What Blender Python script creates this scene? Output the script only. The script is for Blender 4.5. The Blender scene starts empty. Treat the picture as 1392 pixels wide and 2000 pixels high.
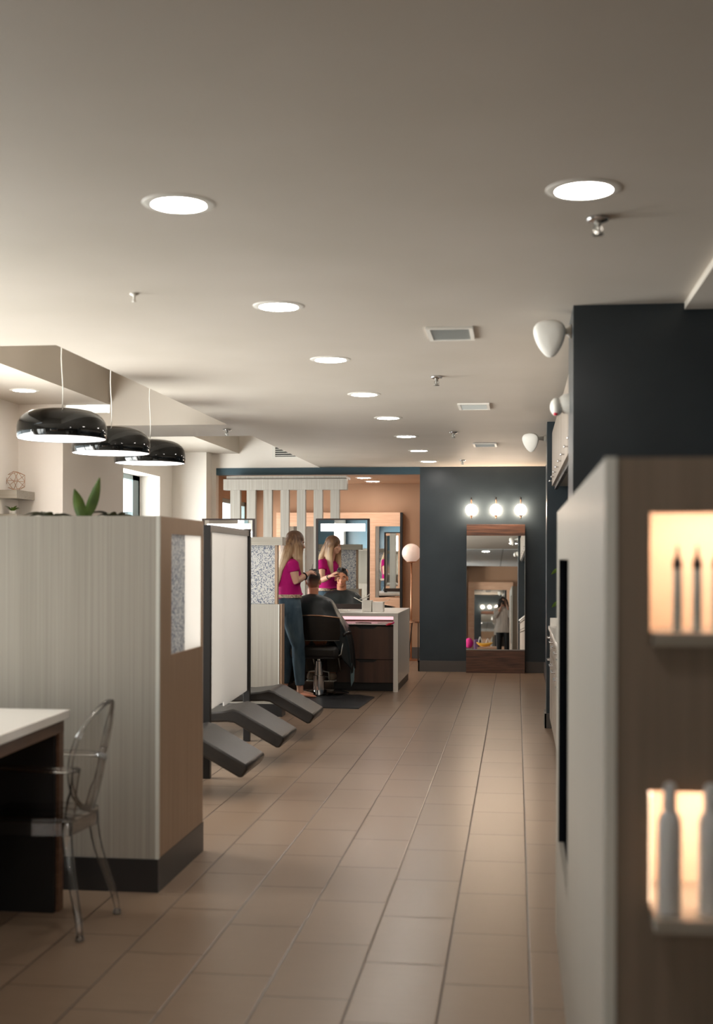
import bpy, math, random
from mathutils import Vector, Matrix
random.seed(7)
S = bpy.context.scene
COL = S.collection
PI = math.pi
def lin(r, g, b):
    f = lambda c: (c/255)/12.92 if c/255 <= .04045 else (((c/255)+.055)/1.055)**2.4
    return (f(r), f(g), f(b), 1)

# ------------------------------------------------------------------ camera
FPX = 2500.0; EYE = 1.512; TH = math.atan(312/FPX); ROLL = .003
R_ = Vector((math.cos(TH), math.sin(TH), 0)); F_ = Vector((-math.sin(TH), math.cos(TH), 0)); U_ = Vector((0, 0, 1))
R2 = math.cos(ROLL)*R_ + math.sin(ROLL)*U_; U2 = -math.sin(ROLL)*R_ + math.cos(ROLL)*U_
cd = bpy.data.cameras.new('camera'); cam = bpy.data.objects.new('camera', cd); COL.objects.link(cam)
m3 = Matrix((R2, U2, -F_)).transposed()
cam.matrix_world = Matrix.Translation((0, 0, EYE)) @ m3.to_4x4()
cd.sensor_width = 36; cd.sensor_fit = 'AUTO'; cd.lens = 36*FPX/2000; cd.shift_y = .04503
cd.clip_start = .02; cd.clip_end = 200
cd.dof.use_dof = True; cd.dof.focus_distance = 13.6; cd.dof.aperture_fstop = 2.4
S.camera = cam
# ------------------------------------------------------------------ world and daylight
W = bpy.data.worlds.new('world'); S.world = W; W.use_nodes = True
bg = W.node_tree.nodes['Background']; bg.inputs[0].default_value = lin(226, 236, 240); bg.inputs[1].default_value = 2.5
def area(name, loc, rot, sx, sy, power, color, spread=PI):
    l = bpy.data.lights.new(name, 'AREA'); l.shape = 'RECTANGLE'; l.size = sx; l.size_y = sy
    l.energy = power; l.color = color[:3]; l.spread = spread
    o = bpy.data.objects.new(name, l); o.location = loc; o.rotation_euler = rot; COL.objects.link(o); return o
DAY = (1.0, .97, .93)
def aim(v): return Vector(v).to_track_quat('-Z', 'Y').to_euler()
area('daylight', (-5.5, 5.6, 1.45), aim((1, .22, -.32)), 2.8, 2.1, 190, DAY, math.radians(160))    # glazing beside the desk
area('daylight', (-5.4, 8.5, 1.05), aim((1, .45, .0)), 3.0, 1.9, 230, DAY, math.radians(160))     # glazing beside the wash chairs
area('daylight', (-5.3, -2.7, 1.4), aim((1, -.95, 0)), 1.7, 2.0, 170, DAY, math.radians(120))    # added light behind the camera, brightens the rear wall
area('daylight', (-5.35, 14.6, 1.75), (0, -PI/2, math.radians(28)), 1.7, 2.2, 150, DAY)                # far window
area('daylight', (-4.6, 18.4, 1.6), (0, -PI/2, 0), 1.5, 1.6, 45, (1, .9, .84))         # side window of the recess
S.view_settings.view_transform = 'Standard'; S.view_settings.look = 'None'
S.view_settings.gamma = 1; S.view_settings.use_curve_mapping = False
S.view_settings.exposure = 0.95
S.cycles.max_bounces = 10; S.cycles.diffuse_bounces = 5; S.cycles.glossy_bounces = 6
S.cycles.transmission_bounces = 10; S.cycles.transparent_max_bounces = 16
S.cycles.caustics_refractive = False; S.cycles.caustics_reflective = False
S.cycles.sample_clamp_indirect = 6.0

# ------------------------------------------------------------------ materials
def mat(name, col, rough=.5, metal=0, spec=.5, emis=None, es=0, alpha=1, trans=0, ior=1.45, coat=0):
    m = bpy.data.materials.new(name); m.use_nodes = True
    b = m.node_tree.nodes['Principled BSDF']
    b.inputs['Base Color'].default_value = col; b.inputs['Roughness'].default_value = rough
    b.inputs['Metallic'].default_value = metal; b.inputs['Specular IOR Level'].default_value = spec
    b.inputs['IOR'].default_value = ior; b.inputs['Transmission Weight'].default_value = trans
    b.inputs['Coat Weight'].default_value = coat
    if emis: b.inputs['Emission Color'].default_value = emis; b.inputs['Emission Strength'].default_value = es
    return m
def nodes(m): return m.node_tree.nodes, m.node_tree.links, m.node_tree.nodes['Principled BSDF']
def ramp(n, stops):
    r = n.new('ShaderNodeValToRGB'); e = r.color_ramp.elements
    while len(e) < len(stops): e.new(.5)
    for k, (p, c) in enumerate(stops): e[k].position = p; e[k].color = c
    return r
def grain(m, c1, c2, scale=(60, 60, 1.5), detail=5, bump=.0, coord='Object'):
    n, l, b = nodes(m)
    tc = n.new('ShaderNodeTexCoord'); mp = n.new('ShaderNodeMapping'); mp.inputs['Scale'].default_value = scale
    nz = n.new('ShaderNodeTexNoise'); nz.inputs['Scale'].default_value = 1; nz.inputs['Detail'].default_value = detail
    l.new(tc.outputs[coord], mp.inputs[0]); l.new(mp.outputs[0], nz.inputs['Vector'])
    r = ramp(n, [(.3, c1), (.7, c2)]); l.new(nz.outputs['Fac'], r.inputs[0]); l.new(r.outputs[0], b.inputs['Base Color'])
    if bump:
        bp = n.new('ShaderNodeBump'); bp.inputs['Strength'].default_value = bump; bp.inputs['Distance'].default_value = .01
        l.new(nz.outputs['Fac'], bp.inputs['Height']); l.new(bp.outputs[0], b.inputs['Normal'])
    return m
M = {}
M['ceiling'] = grain(mat('ceiling_paint', lin(205, 198, 188), .55, spec=.4), lin(188, 179, 167), lin(194, 185, 174), (1.5, 1.5, 1.5), 2)
M['wall'] = mat('warm_white_paint', lin(234, 227, 219), .6)
M['navy'] = grain(mat('navy_paint', lin(47, 55, 60), .3, spec=.5), lin(43, 51, 56), lin(50, 58, 63), (3, 3, 3), 3, .02)
M['bluedaynavy'] = mat('blue_and_daylit_navy', lin(50, 76, 88), .4)  # blue wall panels; the navy header takes its daylight cast from this colour
M['slatwood'] = grain(mat('weathered_grey_wood', lin(156, 150, 142), .5), lin(146, 140, 131), lin(166, 160, 152), (60, 60, 1.5), 4)
M['peach'] = grain(mat('peach_paint', lin(172, 136, 108), .6), lin(168, 132, 104), lin(176, 140, 112), (2, 2, 2), 2)
M['laminate'] = grain(mat('grey_oak_laminate', lin(176, 168, 158), .42), lin(150, 144, 134), lin(167, 161, 151), (130, 130, .9), 6)
M['laminateh'] = grain(mat('grey_oak_laminate_horizontal', lin(176, 168, 158), .42), lin(140, 133, 121), lin(166, 159, 147), (1.2, 60, 90), 6)
M['taupe'] = grain(mat('taupe_cabinet', lin(146, 134, 122), .4), lin(140, 128, 115), lin(152, 140, 128), (90, 90, 1.2), 5)
M['laminatetan'] = grain(mat('tan_oak_laminate', lin(160, 130, 104), .45), lin(146, 118, 94), lin(166, 138, 112), (90, 90, 1.2), 6)
M['edge'] = mat('pale_edge_band', lin(206, 206, 198), .4)
M['blockface'] = grain(mat('grey_brown_laminate', lin(118, 103, 88), .5), lin(116, 103, 88), lin(134, 120, 104), (40, 40, 1.0), 5)
M['kick'] = mat('black_kickboard', lin(36, 34, 34), .4)
M['skirt'] = mat('grey_skirting', lin(84, 78, 74), .45)
M['black'] = mat('black_metal', lin(28, 26, 26), .4)
M['blackp'] = mat('black_plastic', lin(20, 20, 21), .3)
M['bronze'] = mat('dark_bronze_frame', lin(48, 36, 32), .35)
M['leather'] = grain(mat('black_leather', lin(22, 17, 14), .38, spec=.6), lin(18, 14, 12), lin(30, 23, 18), (30, 30, 30), 4, .05)
M['gloss'] = mat('black_gloss_enamel', lin(14, 14, 13), .06, spec=.45)
M['white'] = mat('white_plastic', lin(228, 224, 216), .4)
M['stone'] = mat('white_stone', lin(238, 233, 226), .25)
M['chrome'] = mat('chrome', lin(210, 210, 212), .12, 1)
M['steel'] = mat('satin_steel', lin(160, 158, 152), .3, 1)
M['brass'] = mat('copper_brass', lin(196, 152, 122), .3, 1)
M['mirror'] = mat('mirror_silver', lin(238, 238, 236), .01, 1)
M['walnut'] = grain(mat('dark_walnut', lin(62, 44, 38), .32), lin(56, 41, 36), lin(92, 66, 54), (9, 9, .6), 4)
M['rustic'] = grain(mat('reclaimed_walnut', lin(92, 62, 48), .5), lin(60, 42, 36), lin(112, 76, 58), (3, 20, 40), 7, .1)
M['deskwood'] = grain(mat('brown_desk_wood', lin(110, 82, 64), .5), lin(96, 70, 54), lin(122, 92, 72), (3, 3, 30), 5)
M['dark'] = mat('dark_cabinet', lin(24, 24, 26), .5)
M['slotnavy'] = mat('deep_navy', lin(12, 18, 26), .8, spec=.2)
M['frost'] = None
M['downlight'] = mat('lit_diffuser', (1, 1, 1, 1), .5, emis=(1, .93, .86, 1), es=44)
M['pendlight'] = mat('lit_pendant_diffuser', (1, 1, 1, 1), .5, emis=(1, .93, .92, 1), es=1.6)
M['barlight'] = mat('lit_mirror_bar', (1, 1, 1, 1), .5, emis=(1, .93, .94, 1), es=2)
M['shelflight'] = mat('lit_pink_strip', (1, 1, 1, 1), .5, emis=(1, .55, .60, 1), es=.55)
M['globelight'] = mat('lit_globe', (1, 1, 1, 1), .4, emis=(1, .78, .58, 1), es=40)
M['warmled'] = mat('lit_warm_led', (1, 1, 1, 1), .4, emis=(1, .79, .64, 1), es=30)
M['globe'] = mat('opal_glass_globe', lin(236, 214, 200), .3, emis=(1, .8, .7, 1), es=.12)
M['peachwood'] = grain(mat('peach_maple', lin(214, 172, 142), .5), lin(206, 162, 132), lin(222, 182, 152), (3, 20, 40), 4)
M['nichelining'] = mat('pale_niche_lining', lin(238, 214, 190), .5)
M['sidestrip'] = mat('lit_side_strip', (1, 1, 1, 1), .4, emis=(1, .72, .48, 1), es=1.1)
M['screen'] = mat('white_screen', lin(226, 220, 214), .3)
M['leaf'] = grain(mat('green_leaf', lin(92, 120, 44), .45), lin(74, 104, 34), lin(112, 138, 56), (14, 14, 14), 3)
M['rubberleaf'] = grain(mat('dark_green_leaf', lin(70, 94, 34), .4), lin(56, 80, 26), lin(86, 110, 44), (14, 14, 14), 3)
M['darkleaf'] = grain(mat('dark_leaf', lin(52, 60, 38), .45), lin(40, 46, 32), lin(92, 96, 60), (16, 16, 16), 3)
M['skin'] = mat('fair_skin', lin(214, 166, 142), .5)
M['skinman'] = mat('ruddy_skin', lin(206, 140, 108), .5)
M['magenta'] = grain(mat('magenta_cotton', lin(170, 20, 104), .8, spec=.2), lin(160, 14, 98), lin(182, 26, 112), (9, 9, 5), 3, .5)
M['denim'] = grain(mat('blue_denim', lin(56, 82, 98), .85, spec=.2), lin(44, 62, 76), lin(92, 110, 122), (9, 9, 3), 5, .3)
M['cape'] = grain(mat('black_nylon_cape', lin(22, 27, 29), .42, spec=.45), lin(15, 19, 20), lin(32, 39, 41), (9, 9, 4), 4, .25)
M['capeteal'] = mat('teal_cape_lining', lin(110, 134, 140), .5)
M['grey'] = mat('grey_fabric', lin(96, 92, 86), .85)
M['peachshoe'] = mat('peach_suede', lin(222, 152, 124), .75)
M['beigeshoe'] = mat('beige_canvas', lin(176, 160, 142), .8)
M['rug'] = grain(mat('black_rubber_mat', lin(40, 40, 42), .32), lin(32, 32, 34), lin(58, 58, 60), (14, 14, 14), 4, .2)
M['red'] = mat('red_plastic', lin(214, 40, 66), .4)
M['grille'] = mat('vent_grey', lin(206, 208, 204), .5)
M['slate'] = mat('bottle_grey', lin(158, 166, 163), .4)
M['bottlewhite'] = mat('bottle_white', lin(206, 206, 204), .35)
M['blouse'] = grain(mat('cream_blouse', lin(206, 196, 184), .8), lin(180, 170, 160), lin(222, 212, 202), (40, 40, 2), 3)
M['hairdark'] = grain(mat('dark_hair', lin(36, 24, 20), .5), lin(26, 18, 16), lin(54, 36, 28), (60, 60, 4), 4, .2)
M['eyewhite'] = mat('eye_white', lin(196, 180, 172), .3)
M['pink'] = mat('pink_velvet', lin(206, 40, 120), .8)
M['purple'] = mat('purple_velvet', lin(96, 70, 104), .8)
M['yellow'] = mat('yellow_enamel', lin(230, 170, 60), .4)
M['paleblue'] = mat('pale_blue_cloth', lin(178, 204, 208), .8)

def clearmat(name, tint, gl=.08, rough=.02, fs=1.0):
    m = bpy.data.materials.new(name); m.use_nodes = True; n = m.node_tree.nodes; l = m.node_tree.links
    n.clear(); o = n.new('ShaderNodeOutputMaterial'); mx = n.new('ShaderNodeMixShader'); t = n.new('ShaderNodeBsdfTransparent')
    t.inputs[0].default_value = tint; g = n.new('ShaderNodeBsdfGlossy'); g.inputs['Roughness'].default_value = rough
    fr = n.new('ShaderNodeFresnel'); fr.inputs[0].default_value = 1.45
    mh = n.new('ShaderNodeMath'); mh.operation = 'MULTIPLY_ADD'; mh.inputs[1].default_value = fs; mh.inputs[2].default_value = gl
    l.new(fr.outputs[0], mh.inputs[0]); l.new(mh.outputs[0], mx.inputs[0])
    l.new(t.outputs[0], mx.inputs[1]); l.new(g.outputs[0], mx.inputs[2]); l.new(mx.outputs[0], o.inputs[0]); return m
M['glass'] = clearmat('window_glass', (.96, .98, .98, 1), .02, .02, .25)
M['acrylic'] = clearmat('clear_acrylic', (.955, .95, .945, 1), .09, .03, .85)
def frosted(a=206, b_=206):
    m = bpy.data.materials.new('frosted_glass'); m.use_nodes = True; n, l, b = nodes(m)
    b.inputs['Base Color'].default_value = lin(a, a-4, a-9); b.inputs['Roughness'].default_value = .35
    t = n.new('ShaderNodeBsdfTranslucent'); t.inputs[0].default_value = lin(b_, b_-4, b_-8)
    mx = n.new('ShaderNodeMixShader'); mx.inputs[0].default_value = .5
    l.new(b.outputs[0], mx.inputs[1]); l.new(t.outputs[0], mx.inputs[2]); l.new(mx.outputs[0], n['Material Output'].inputs[0]); return m
M['frost'] = frosted(); M['frostbright'] = frosted(244, 250)
def mosaic():
    m = mat('leaf_print_glass', lin(210, 208, 206), .35); n, l, b = nodes(m)
    tc = n.new('ShaderNodeTexCoord'); mp = n.new('ShaderNodeMapping'); mp.inputs['Scale'].default_value = (150, 150, 120)
    v = n.new('ShaderNodeTexVoronoi'); v.feature = 'F1'; v.distance = 'CHEBYCHEV'; v.inputs['Scale'].default_value = 1
    l.new(tc.outputs['Object'], mp.inputs[0]); l.new(mp.outputs[0], v.inputs['Vector'])
    sx = n.new('ShaderNodeSeparateColor'); l.new(v.outputs['Color'], sx.inputs[0])
    r = ramp(n, [(.0, lin(92, 100, 124)), (.18, lin(140, 146, 160)), (.34, lin(224, 222, 218)), (1, lin(234, 230, 225))])
    r.color_ramp.interpolation = 'CONSTANT'; l.new(sx.outputs[0], r.inputs[0])
    l.new(r.outputs[0], b.inputs['Base Color'])
    t = n.new('ShaderNodeBsdfTranslucent'); l.new(r.outputs[0], t.inputs[0]); ms = n.new('ShaderNodeMixShader'); ms.inputs[0].default_value = .4
    l.new(b.outputs[0], ms.inputs[1]); l.new(t.outputs[0], ms.inputs[2]); l.new(ms.outputs[0], n['Material Output'].inputs[0]); return m
M['mosaic'] = mosaic()
def hairmat():
    m = mat('blonde_hair', lin(190, 160, 120), .45); n, l, b = nodes(m)
    tc = n.new('ShaderNodeTexCoord'); mp = n.new('ShaderNodeMapping'); mp.inputs['Scale'].default_value = (55, 55, 2.5)
    nz = n.new('ShaderNodeTexNoise'); nz.inputs['Scale'].default_value = 1; nz.inputs['Detail'].default_value = 4
    l.new(tc.outputs['Object'], mp.inputs[0]); l.new(mp.outputs[0], nz.inputs['Vector'])
    sp = n.new('ShaderNodeSeparateXYZ'); l.new(tc.outputs['Generated'], sp.inputs[0])
    a = n.new('ShaderNodeMath'); a.operation = 'MULTIPLY_ADD'; a.inputs[1].default_value = .55; l.new(nz.outputs['Fac'], a.inputs[0]); l.new(sp.outputs['Z'], a.inputs[2])
    r = ramp(n, [(.2, lin(222, 204, 178)), (.55, lin(198, 170, 136)), (.76, lin(150, 116, 84)), (.92, lin(92, 64, 46))])
    a2 = n.new('ShaderNodeMath'); a2.operation = 'MULTIPLY'; a2.inputs[1].default_value = .8; l.new(a.outputs[0], a2.inputs[0])
    l.new(a2.outputs[0], r.inputs[0]); l.new(r.outputs[0], b.inputs['Base Color'])
    bp = n.new('ShaderNodeBump'); bp.inputs['Strength'].default_value = .4; bp.inputs['Distance'].default_value = .01
    l.new(nz.outputs['Fac'], bp.inputs['Height']); l.new(bp.outputs[0], b.inputs['Normal']); return m
M['blonde'] = hairmat()
def shorthair():
    m = mat('faded_dark_hair', lin(40, 30, 26), .6); n, l, b = nodes(m)
    tc = n.new('ShaderNodeTexCoord'); sp = n.new('ShaderNodeSeparateXYZ'); l.new(tc.outputs['Generated'], sp.inputs[0])
    r = ramp(n, [(.0, lin(196, 136, 106)), (.3, lin(120, 88, 70)), (.55, lin(42, 32, 28)), (1, lin(30, 24, 22))])
    l.new(sp.outputs['Z'], r.inputs[0]); l.new(r.outputs[0], b.inputs['Base Color']); return m
M['fade'] = shorthair()

def floor_mat():
    m = mat('brown_floor_tile', lin(130, 110, 92), .36, spec=.5); n, l, b = nodes(m)
    g = n.new('ShaderNodeNewGeometry'); sp = n.new('ShaderNodeSeparateXYZ'); l.new(g.outputs['Position'], sp.inputs[0])
    def mth(op, a, bb=None):
        q = n.new('ShaderNodeMath'); q.operation = op
        for i, v in enumerate((a, bb)):
            if v is None: continue
            if isinstance(v, (int, float)): q.inputs[i].default_value = v
            else: l.new(v, q.inputs[i])
        return q.outputs[0]
    TW, TL = .3065, .6235
    u = mth('DIVIDE', mth('SUBTRACT', sp.outputs['X'], .053), TW)
    c = mth('FLOOR', u)
    fu = mth('SUBTRACT', u, c)
    v = mth('ADD', mth('DIVIDE', mth('SUBTRACT', sp.outputs['Y'], 4.55), TL), mth('DIVIDE', mth('ADD', c, 1), 3.0))
    rr = mth('FLOOR', v); fv = mth('SUBTRACT', v, rr)
    du = mth('MULTIPLY', mth('MINIMUM', fu, mth('SUBTRACT', 1, fu)), TW)
    dv = mth('MULTIPLY', mth('MINIMUM', fv, mth('SUBTRACT', 1, fv)), TL)
    d = mth('MINIMUM', du, dv)
    gr = mth('LESS_THAN', d, .0034)
    cmb = n.new('ShaderNodeCombineXYZ'); l.new(c, cmb.inputs[0]); l.new(rr, cmb.inputs[1])
    wn = n.new('ShaderNodeTexWhiteNoise'); wn.noise_dimensions = '2D'; l.new(cmb.outputs[0], wn.inputs['Vector'])
    mp = n.new('ShaderNodeMapping'); mp.inputs['Scale'].default_value = (5, 60, 1); l.new(g.outputs['Position'], mp.inputs[0])
    nz = n.new('ShaderNodeTexNoise'); nz.inputs['Scale'].default_value = 1; nz.inputs['Detail'].default_value = 5; l.new(mp.outputs[0], nz.inputs['Vector'])
    t = mth('ADD', mth('MULTIPLY', nz.outputs['Fac'], .7), mth('MULTIPLY', wn.outputs['Value'], .2))
    r = ramp(n, [(.2, lin(126, 105, 87)), (.8, lin(143, 121, 102))]); l.new(t, r.inputs[0])
    mx = n.new('ShaderNodeMix'); mx.data_type = 'RGBA'; l.new(gr, mx.inputs['Factor']); l.new(r.outputs[0], mx.inputs['A'])
    mx.inputs['B'].default_value = lin(62, 48, 39); l.new(mx.outputs['Result'], b.inputs['Base Color'])
    ro = mth('ADD', mth('MULTIPLY', nz.outputs['Fac'], .07), .26); l.new(ro, b.inputs['Roughness'])
    hgt = mth('MULTIPLY', mth('MINIMUM', d, .005), 1.0)
    bp = n.new('ShaderNodeBump'); bp.inputs['Strength'].default_value = .35; bp.inputs['Distance'].default_value = 1; l.new(hgt, bp.inputs['Height'])
    l.new(bp.outputs[0], b.inputs['Normal']); return m
M['floor'] = floor_mat()
def tilegrid():
    m = mat('acoustic_ceiling_tile', lin(222, 224, 224), .8); n, l, b = nodes(m)
    g = n.new('ShaderNodeNewGeometry'); br = n.new('ShaderNodeTexBrick'); br.offset = 0
    br.inputs['Scale'].default_value = 1; br.inputs['Brick Width'].default_value = 1.22; br.inputs['Row Height'].default_value = .61
    br.inputs['Mortar Size'].default_value = .02; br.inputs['Color1'].default_value = lin(214, 220, 222); br.inputs['Color2'].default_value = lin(220, 225, 226)
    br.inputs['Mortar'].default_value = lin(170, 176, 178)
    l.new(g.outputs['Position'], br.inputs['Vector']); l.new(br.outputs[0], b.inputs['Base Color']); return m
M['tilegrid'] = tilegrid()

# ------------------------------------------------------------------ geometry helpers
class MB:
    def __init__(s): s.v = []; s.f = []; s.mi = []
    def add(s, vs, fs):
        o = len(s.v); s.v += [Vector(q) for q in vs]; s.f += [tuple(i+o for i in f) for f in fs]; return s
    def box(s, x0, x1, y0, y1, z0, z1):
        return s.add([(x0,y0,z0),(x1,y0,z0),(x1,y1,z0),(x0,y1,z0),(x0,y0,z1),(x1,y0,z1),(x1,y1,z1),(x0,y1,z1)],
                     [(0,3,2,1),(4,5,6,7),(0,1,5,4),(1,2,6,5),(2,3,7,6),(3,0,4,7)])
    def obox(s, c, ax, ay, az):
        c = Vector(c); ax = Vector(ax); ay = Vector(ay); az = Vector(az)
        vs = [c+sx*ax+sy*ay+sz*az for sz in (-1,1) for sx, sy in ((-1,-1),(1,-1),(1,1),(-1,1))]
        return s.add(vs, [(0,3,2,1),(4,5,6,7),(0,1,5,4),(1,2,6,5),(2,3,7,6),(3,0,4,7)])
    def prism(s, poly, a, b, axis='y'):
        n = len(poly)
        def P(p, t):
            return (p[0], t, p[1]) if axis == 'y' else ((t, p[0], p[1]) if axis == 'x' else (p[0], p[1], t))
        return s.add([P(p, a) for p in poly]+[P(p, b) for p in poly],
                     [tuple(range(n)), tuple(reversed(range(n, 2*n)))]+[(i, i+n, (i+1) % n+n, (i+1) % n) for i in range(n)])
    def lathe(s, prof, c=(0,0,0), n=32, cap=True, ax=None):
        c = Vector(c)
        if ax is None: X, Y, Z = Vector((1,0,0)), Vector((0,1,0)), Vector((0,0,1))
        else:
            Z = Vector(ax).normalized(); X = Z.orthogonal().normalized(); Y = Z.cross(X)
        vs = [c+X*(r*math.cos(2*PI*i/n))+Y*(r*math.sin(2*PI*i/n))+Z*z for r, z in prof for i in range(n)]
        fs = [(k*n+i, k*n+(i+1) % n, (k+1)*n+(i+1) % n, (k+1)*n+i) for k in range(len(prof)-1) for i in range(n)]
        if cap: fs += [tuple(reversed(range(n))), tuple((len(prof)-1)*n+i for i in range(n))]
        return s.add(vs, fs)
    def tube(s, pts, r, n=10, ry=None, side=None):
        pts = [Vector(p) for p in pts]; rs = r if isinstance(r, (list, tuple)) else [r]*len(pts)
        rys = (ry if isinstance(ry, (list, tuple)) else [ry]*len(pts)) if ry is not None else rs
        vs = []; X = None
        for k, p in enumerate(pts):
            t = (pts[min(k+1, len(pts)-1)]-pts[max(k-1, 0)]).normalized()
            if side is not None:
                X = Vector(side); X = (X-t*X.dot(t)).normalized()
            elif X is None: X = t.orthogonal().normalized()
            else: X = (X-t*X.dot(t)).normalized()
            Y = t.cross(X)
            vs += [p+X*(rs[k]*math.cos(2*PI*i/n))+Y*(rys[k]*math.sin(2*PI*i/n)) for i in range(n)]
        fs = [(k*n+i, k*n+(i+1) % n, (k+1)*n+(i+1) % n, (k+1)*n+i) for k in range(len(pts)-1) for i in range(n)]
        fs += [tuple(reversed(range(n))), tuple((len(pts)-1)*n+i for i in range(n))]
        return s.add(vs, fs)
    def ell(s, c, r, rot=None, n=20, m=12):
        c = Vector(c); vs = [] ; fs = []
        for j in range(m+1):
            a = PI*j/m
            for i in range(n):
                p = Vector((r[0]*math.sin(a)*math.cos(2*PI*i/n), r[1]*math.sin(a)*math.sin(2*PI*i/n), -r[2]*math.cos(a)))
                vs.append(c+((rot @ p) if rot else p))
        for j in range(m):
            for i in range(n): fs.append((j*n+i, j*n+(i+1) % n, (j+1)*n+(i+1) % n, (j+1)*n+i))
        return s.add(vs, fs)
def smooth_me(me, on=True):
    me.polygons.foreach_set('use_smooth', [on]*len(me.polygons))
def tag(o, label=None, cat=None, group=None, kind=None):
    if label: o['label'] = label
    if cat: o['category'] = cat
    if group: o['group'] = group
    if kind: o['kind'] = kind
    return o
def obj(name, mb, m, parent=None, bevel=0, smooth=False, voxel=0, sm=6, wn=True):
    off = Vector((0, 0, 0))
    if parent is not None:
        p = parent
        while p is not None: off += p.location; p = p.parent
    else:
        xs = [v.x for v in mb.v]; ys = [v.y for v in mb.v]; zs = [v.z for v in mb.v]
        off = Vector(((min(xs)+max(xs))/2, (min(ys)+max(ys))/2, min(zs)))
    me = bpy.data.meshes.new(name)
    me.from_pydata([v-off for v in mb.v], [], mb.f); me.update(); me.validate()
    o = bpy.data.objects.new(name, me); COL.objects.link(o); me.materials.append(M[m] if isinstance(m, str) else m)
    if parent is None: o.location = off
    else: o.parent = parent
    import bmesh
    b = bmesh.new(); b.from_mesh(me); bmesh.ops.remove_doubles(b, verts=b.verts, dist=1e-5); bmesh.ops.recalc_face_normals(b, faces=b.faces); b.to_mesh(me); b.free()
    if bevel:
        q = o.modifiers.new('bevel', 'BEVEL'); q.width = bevel; q.segments = 2; q.limit_method = 'ANGLE'; q.angle_limit = .6
    if voxel:
        q = o.modifiers.new('remesh', 'REMESH'); q.mode = 'VOXEL'; q.voxel_size = voxel; q.use_smooth_shade = True
        q = o.modifiers.new('smooth', 'SMOOTH'); q.factor = .5; q.iterations = sm
    if smooth:
        smooth_me(me)
        if smooth == 'auto':
            try: me.set_sharp_from_angle(angle=math.radians(38))
            except Exception: pass
    return o
def thing(name, label, cat, loc=(0,0,0), group=None):
    o = bpy.data.objects.new(name, None); COL.objects.link(o); o.location = loc; o.empty_display_size = .1
    return tag(o, label, cat, group)
def copy_tree(o, parent=None):
    c = o.copy(); COL.objects.link(c); c.parent = parent
    for ch in list(o.children): copy_tree(ch, c)
    return c
def dup(o, loc, label, rz=None):
    c = copy_tree(o); c.location = loc; c['label'] = label
    if rz is not None: c.rotation_euler.z = rz
    return c
def struct(name, mb, m, **k):
    return tag(obj(name, mb, m, **k), kind='structure')

# ------------------------------------------------------------------ the room
CH = 2.735; YB = 17.11; LH = 2.93; TY = 3.5
struct('floor', MB().box(-5.0, 3.4, -4.3, 19.6, -.1, 0), 'floor')
c = MB()
c.box(-2.635, 3.4, 2.55, YB+.15, CH, CH+.06)
c.box(-5.0, -2.635, 2.55, 7.108, CH, CH+.06)
c.box(-5.0, -2.635, 11.51, 12.61, CH, CH+.12)
for a, b in ((7.108, 11.51), (12.61, YB)):
    c.box(-5.0, -3.75, a, b, LH, LH+.05)
    c.box(-3.80, -3.75, a, b, LH+.05, TY)
    c.box(-2.635, -2.58, a, b, CH+.06, TY)
    c.box(-3.75, -2.635, a-.05, a, CH+.06, TY)
    if b < 15: c.box(-3.75, -2.635, b, b+.05, CH+.12, TY)
    c.box(-3.80, -2.58, a, b, TY, TY+.05)
struct('ceiling', c, 'ceiling')
struct('trim_1', MB().box(-5.0, 3.4, -4.3, 2.55, CH-.01, CH+.05), 'tilegrid')
struct('trim_2', MB().box(.79, 3.2, 1.0, 6.235, 2.70, CH), 'ceiling')
w = MB()                                                            # left window wall with its piers
w.box(-5.1, -4.6, -4.3, -3.6, 0, 3.0); w.box(-5.1, -4.6, -3.6, -1.8, 0, .1); w.box(-5.1, -4.6, -3.6, -1.8, 2.4, 3.0); w.box(-5.1, -4.6, -1.8, 4.3, 0, 3.0); w.box(-5.1, -4.6, 4.3, 9.9, 0, .12); w.box(-5.1, -4.6, 4.3, 9.9, 2.45, 3.0); w.box(-5.1, -4.6, 6.6, 7.1, .12, 2.5)
w.box(-5.1, -4.6, 9.9, 11.43, 0, 3.0); w.box(-5.1, -4.17, 11.43, 13.27, 0, 3.0)
w.box(-5.0, -4.6, 13.27, 14.1, 0, 3.0); w.box(-4.98, -4.6, 14.1, 16.2, 0, .9); w.box(-4.98, -4.6, 14.1, 16.2, 2.565, 3.0)
w.box(-4.98, -4.6, 16.2, 16.8, 0, 3.0); w.box(-4.98, -4.13, 16.8, YB, 0, 3.0)
struct('wall_left', w, 'wall')
def window(name, y0, y1, z0, z1, x, mulls, col):
    fr = MB()
    for y in [y0, y1-.05]+[y0+(y1-y0)*t-.03 for t in mulls]: fr.box(x-.04, x+.03, y, y+.06, z0, z1)
    fr.box(x-.04, x+.03, y0, y1, z0, z0+.06); fr.box(x-.04, x+.03, y0, y1, z1-.06, z1)
    o = struct(name, fr, col)
    obj('pane', MB().box(x-.006, x+.002, y0+.02, y1-.02, z0+.03, z1-.03), 'glass', o)
    return o
M['winframe'] = mat('grey_window_frame', lin(132, 150, 152), .4)
window('added_window_5', -3.6, -1.8, .1, 2.4, -4.95, (), 'winframe')  # added opening out of view, lets the extra rear light in
window('window_1', 4.3, 6.6, .12, 2.45, -4.95, (.5,), 'winframe')
window('window_4', 7.1, 9.9, .12, 2.45, -4.95, (.5,), 'winframe')
M['winframedark'] = mat('slate_window_frame', lin(96, 112, 116), .4)
window('window_2', 14.1, 16.2, .9, 2.565, -4.9, (), 'winframe')
struct('trim_9', MB().box(-4.96, -4.87, 15.90, 16.2, .9, 2.565), 'winframedark')
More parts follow.
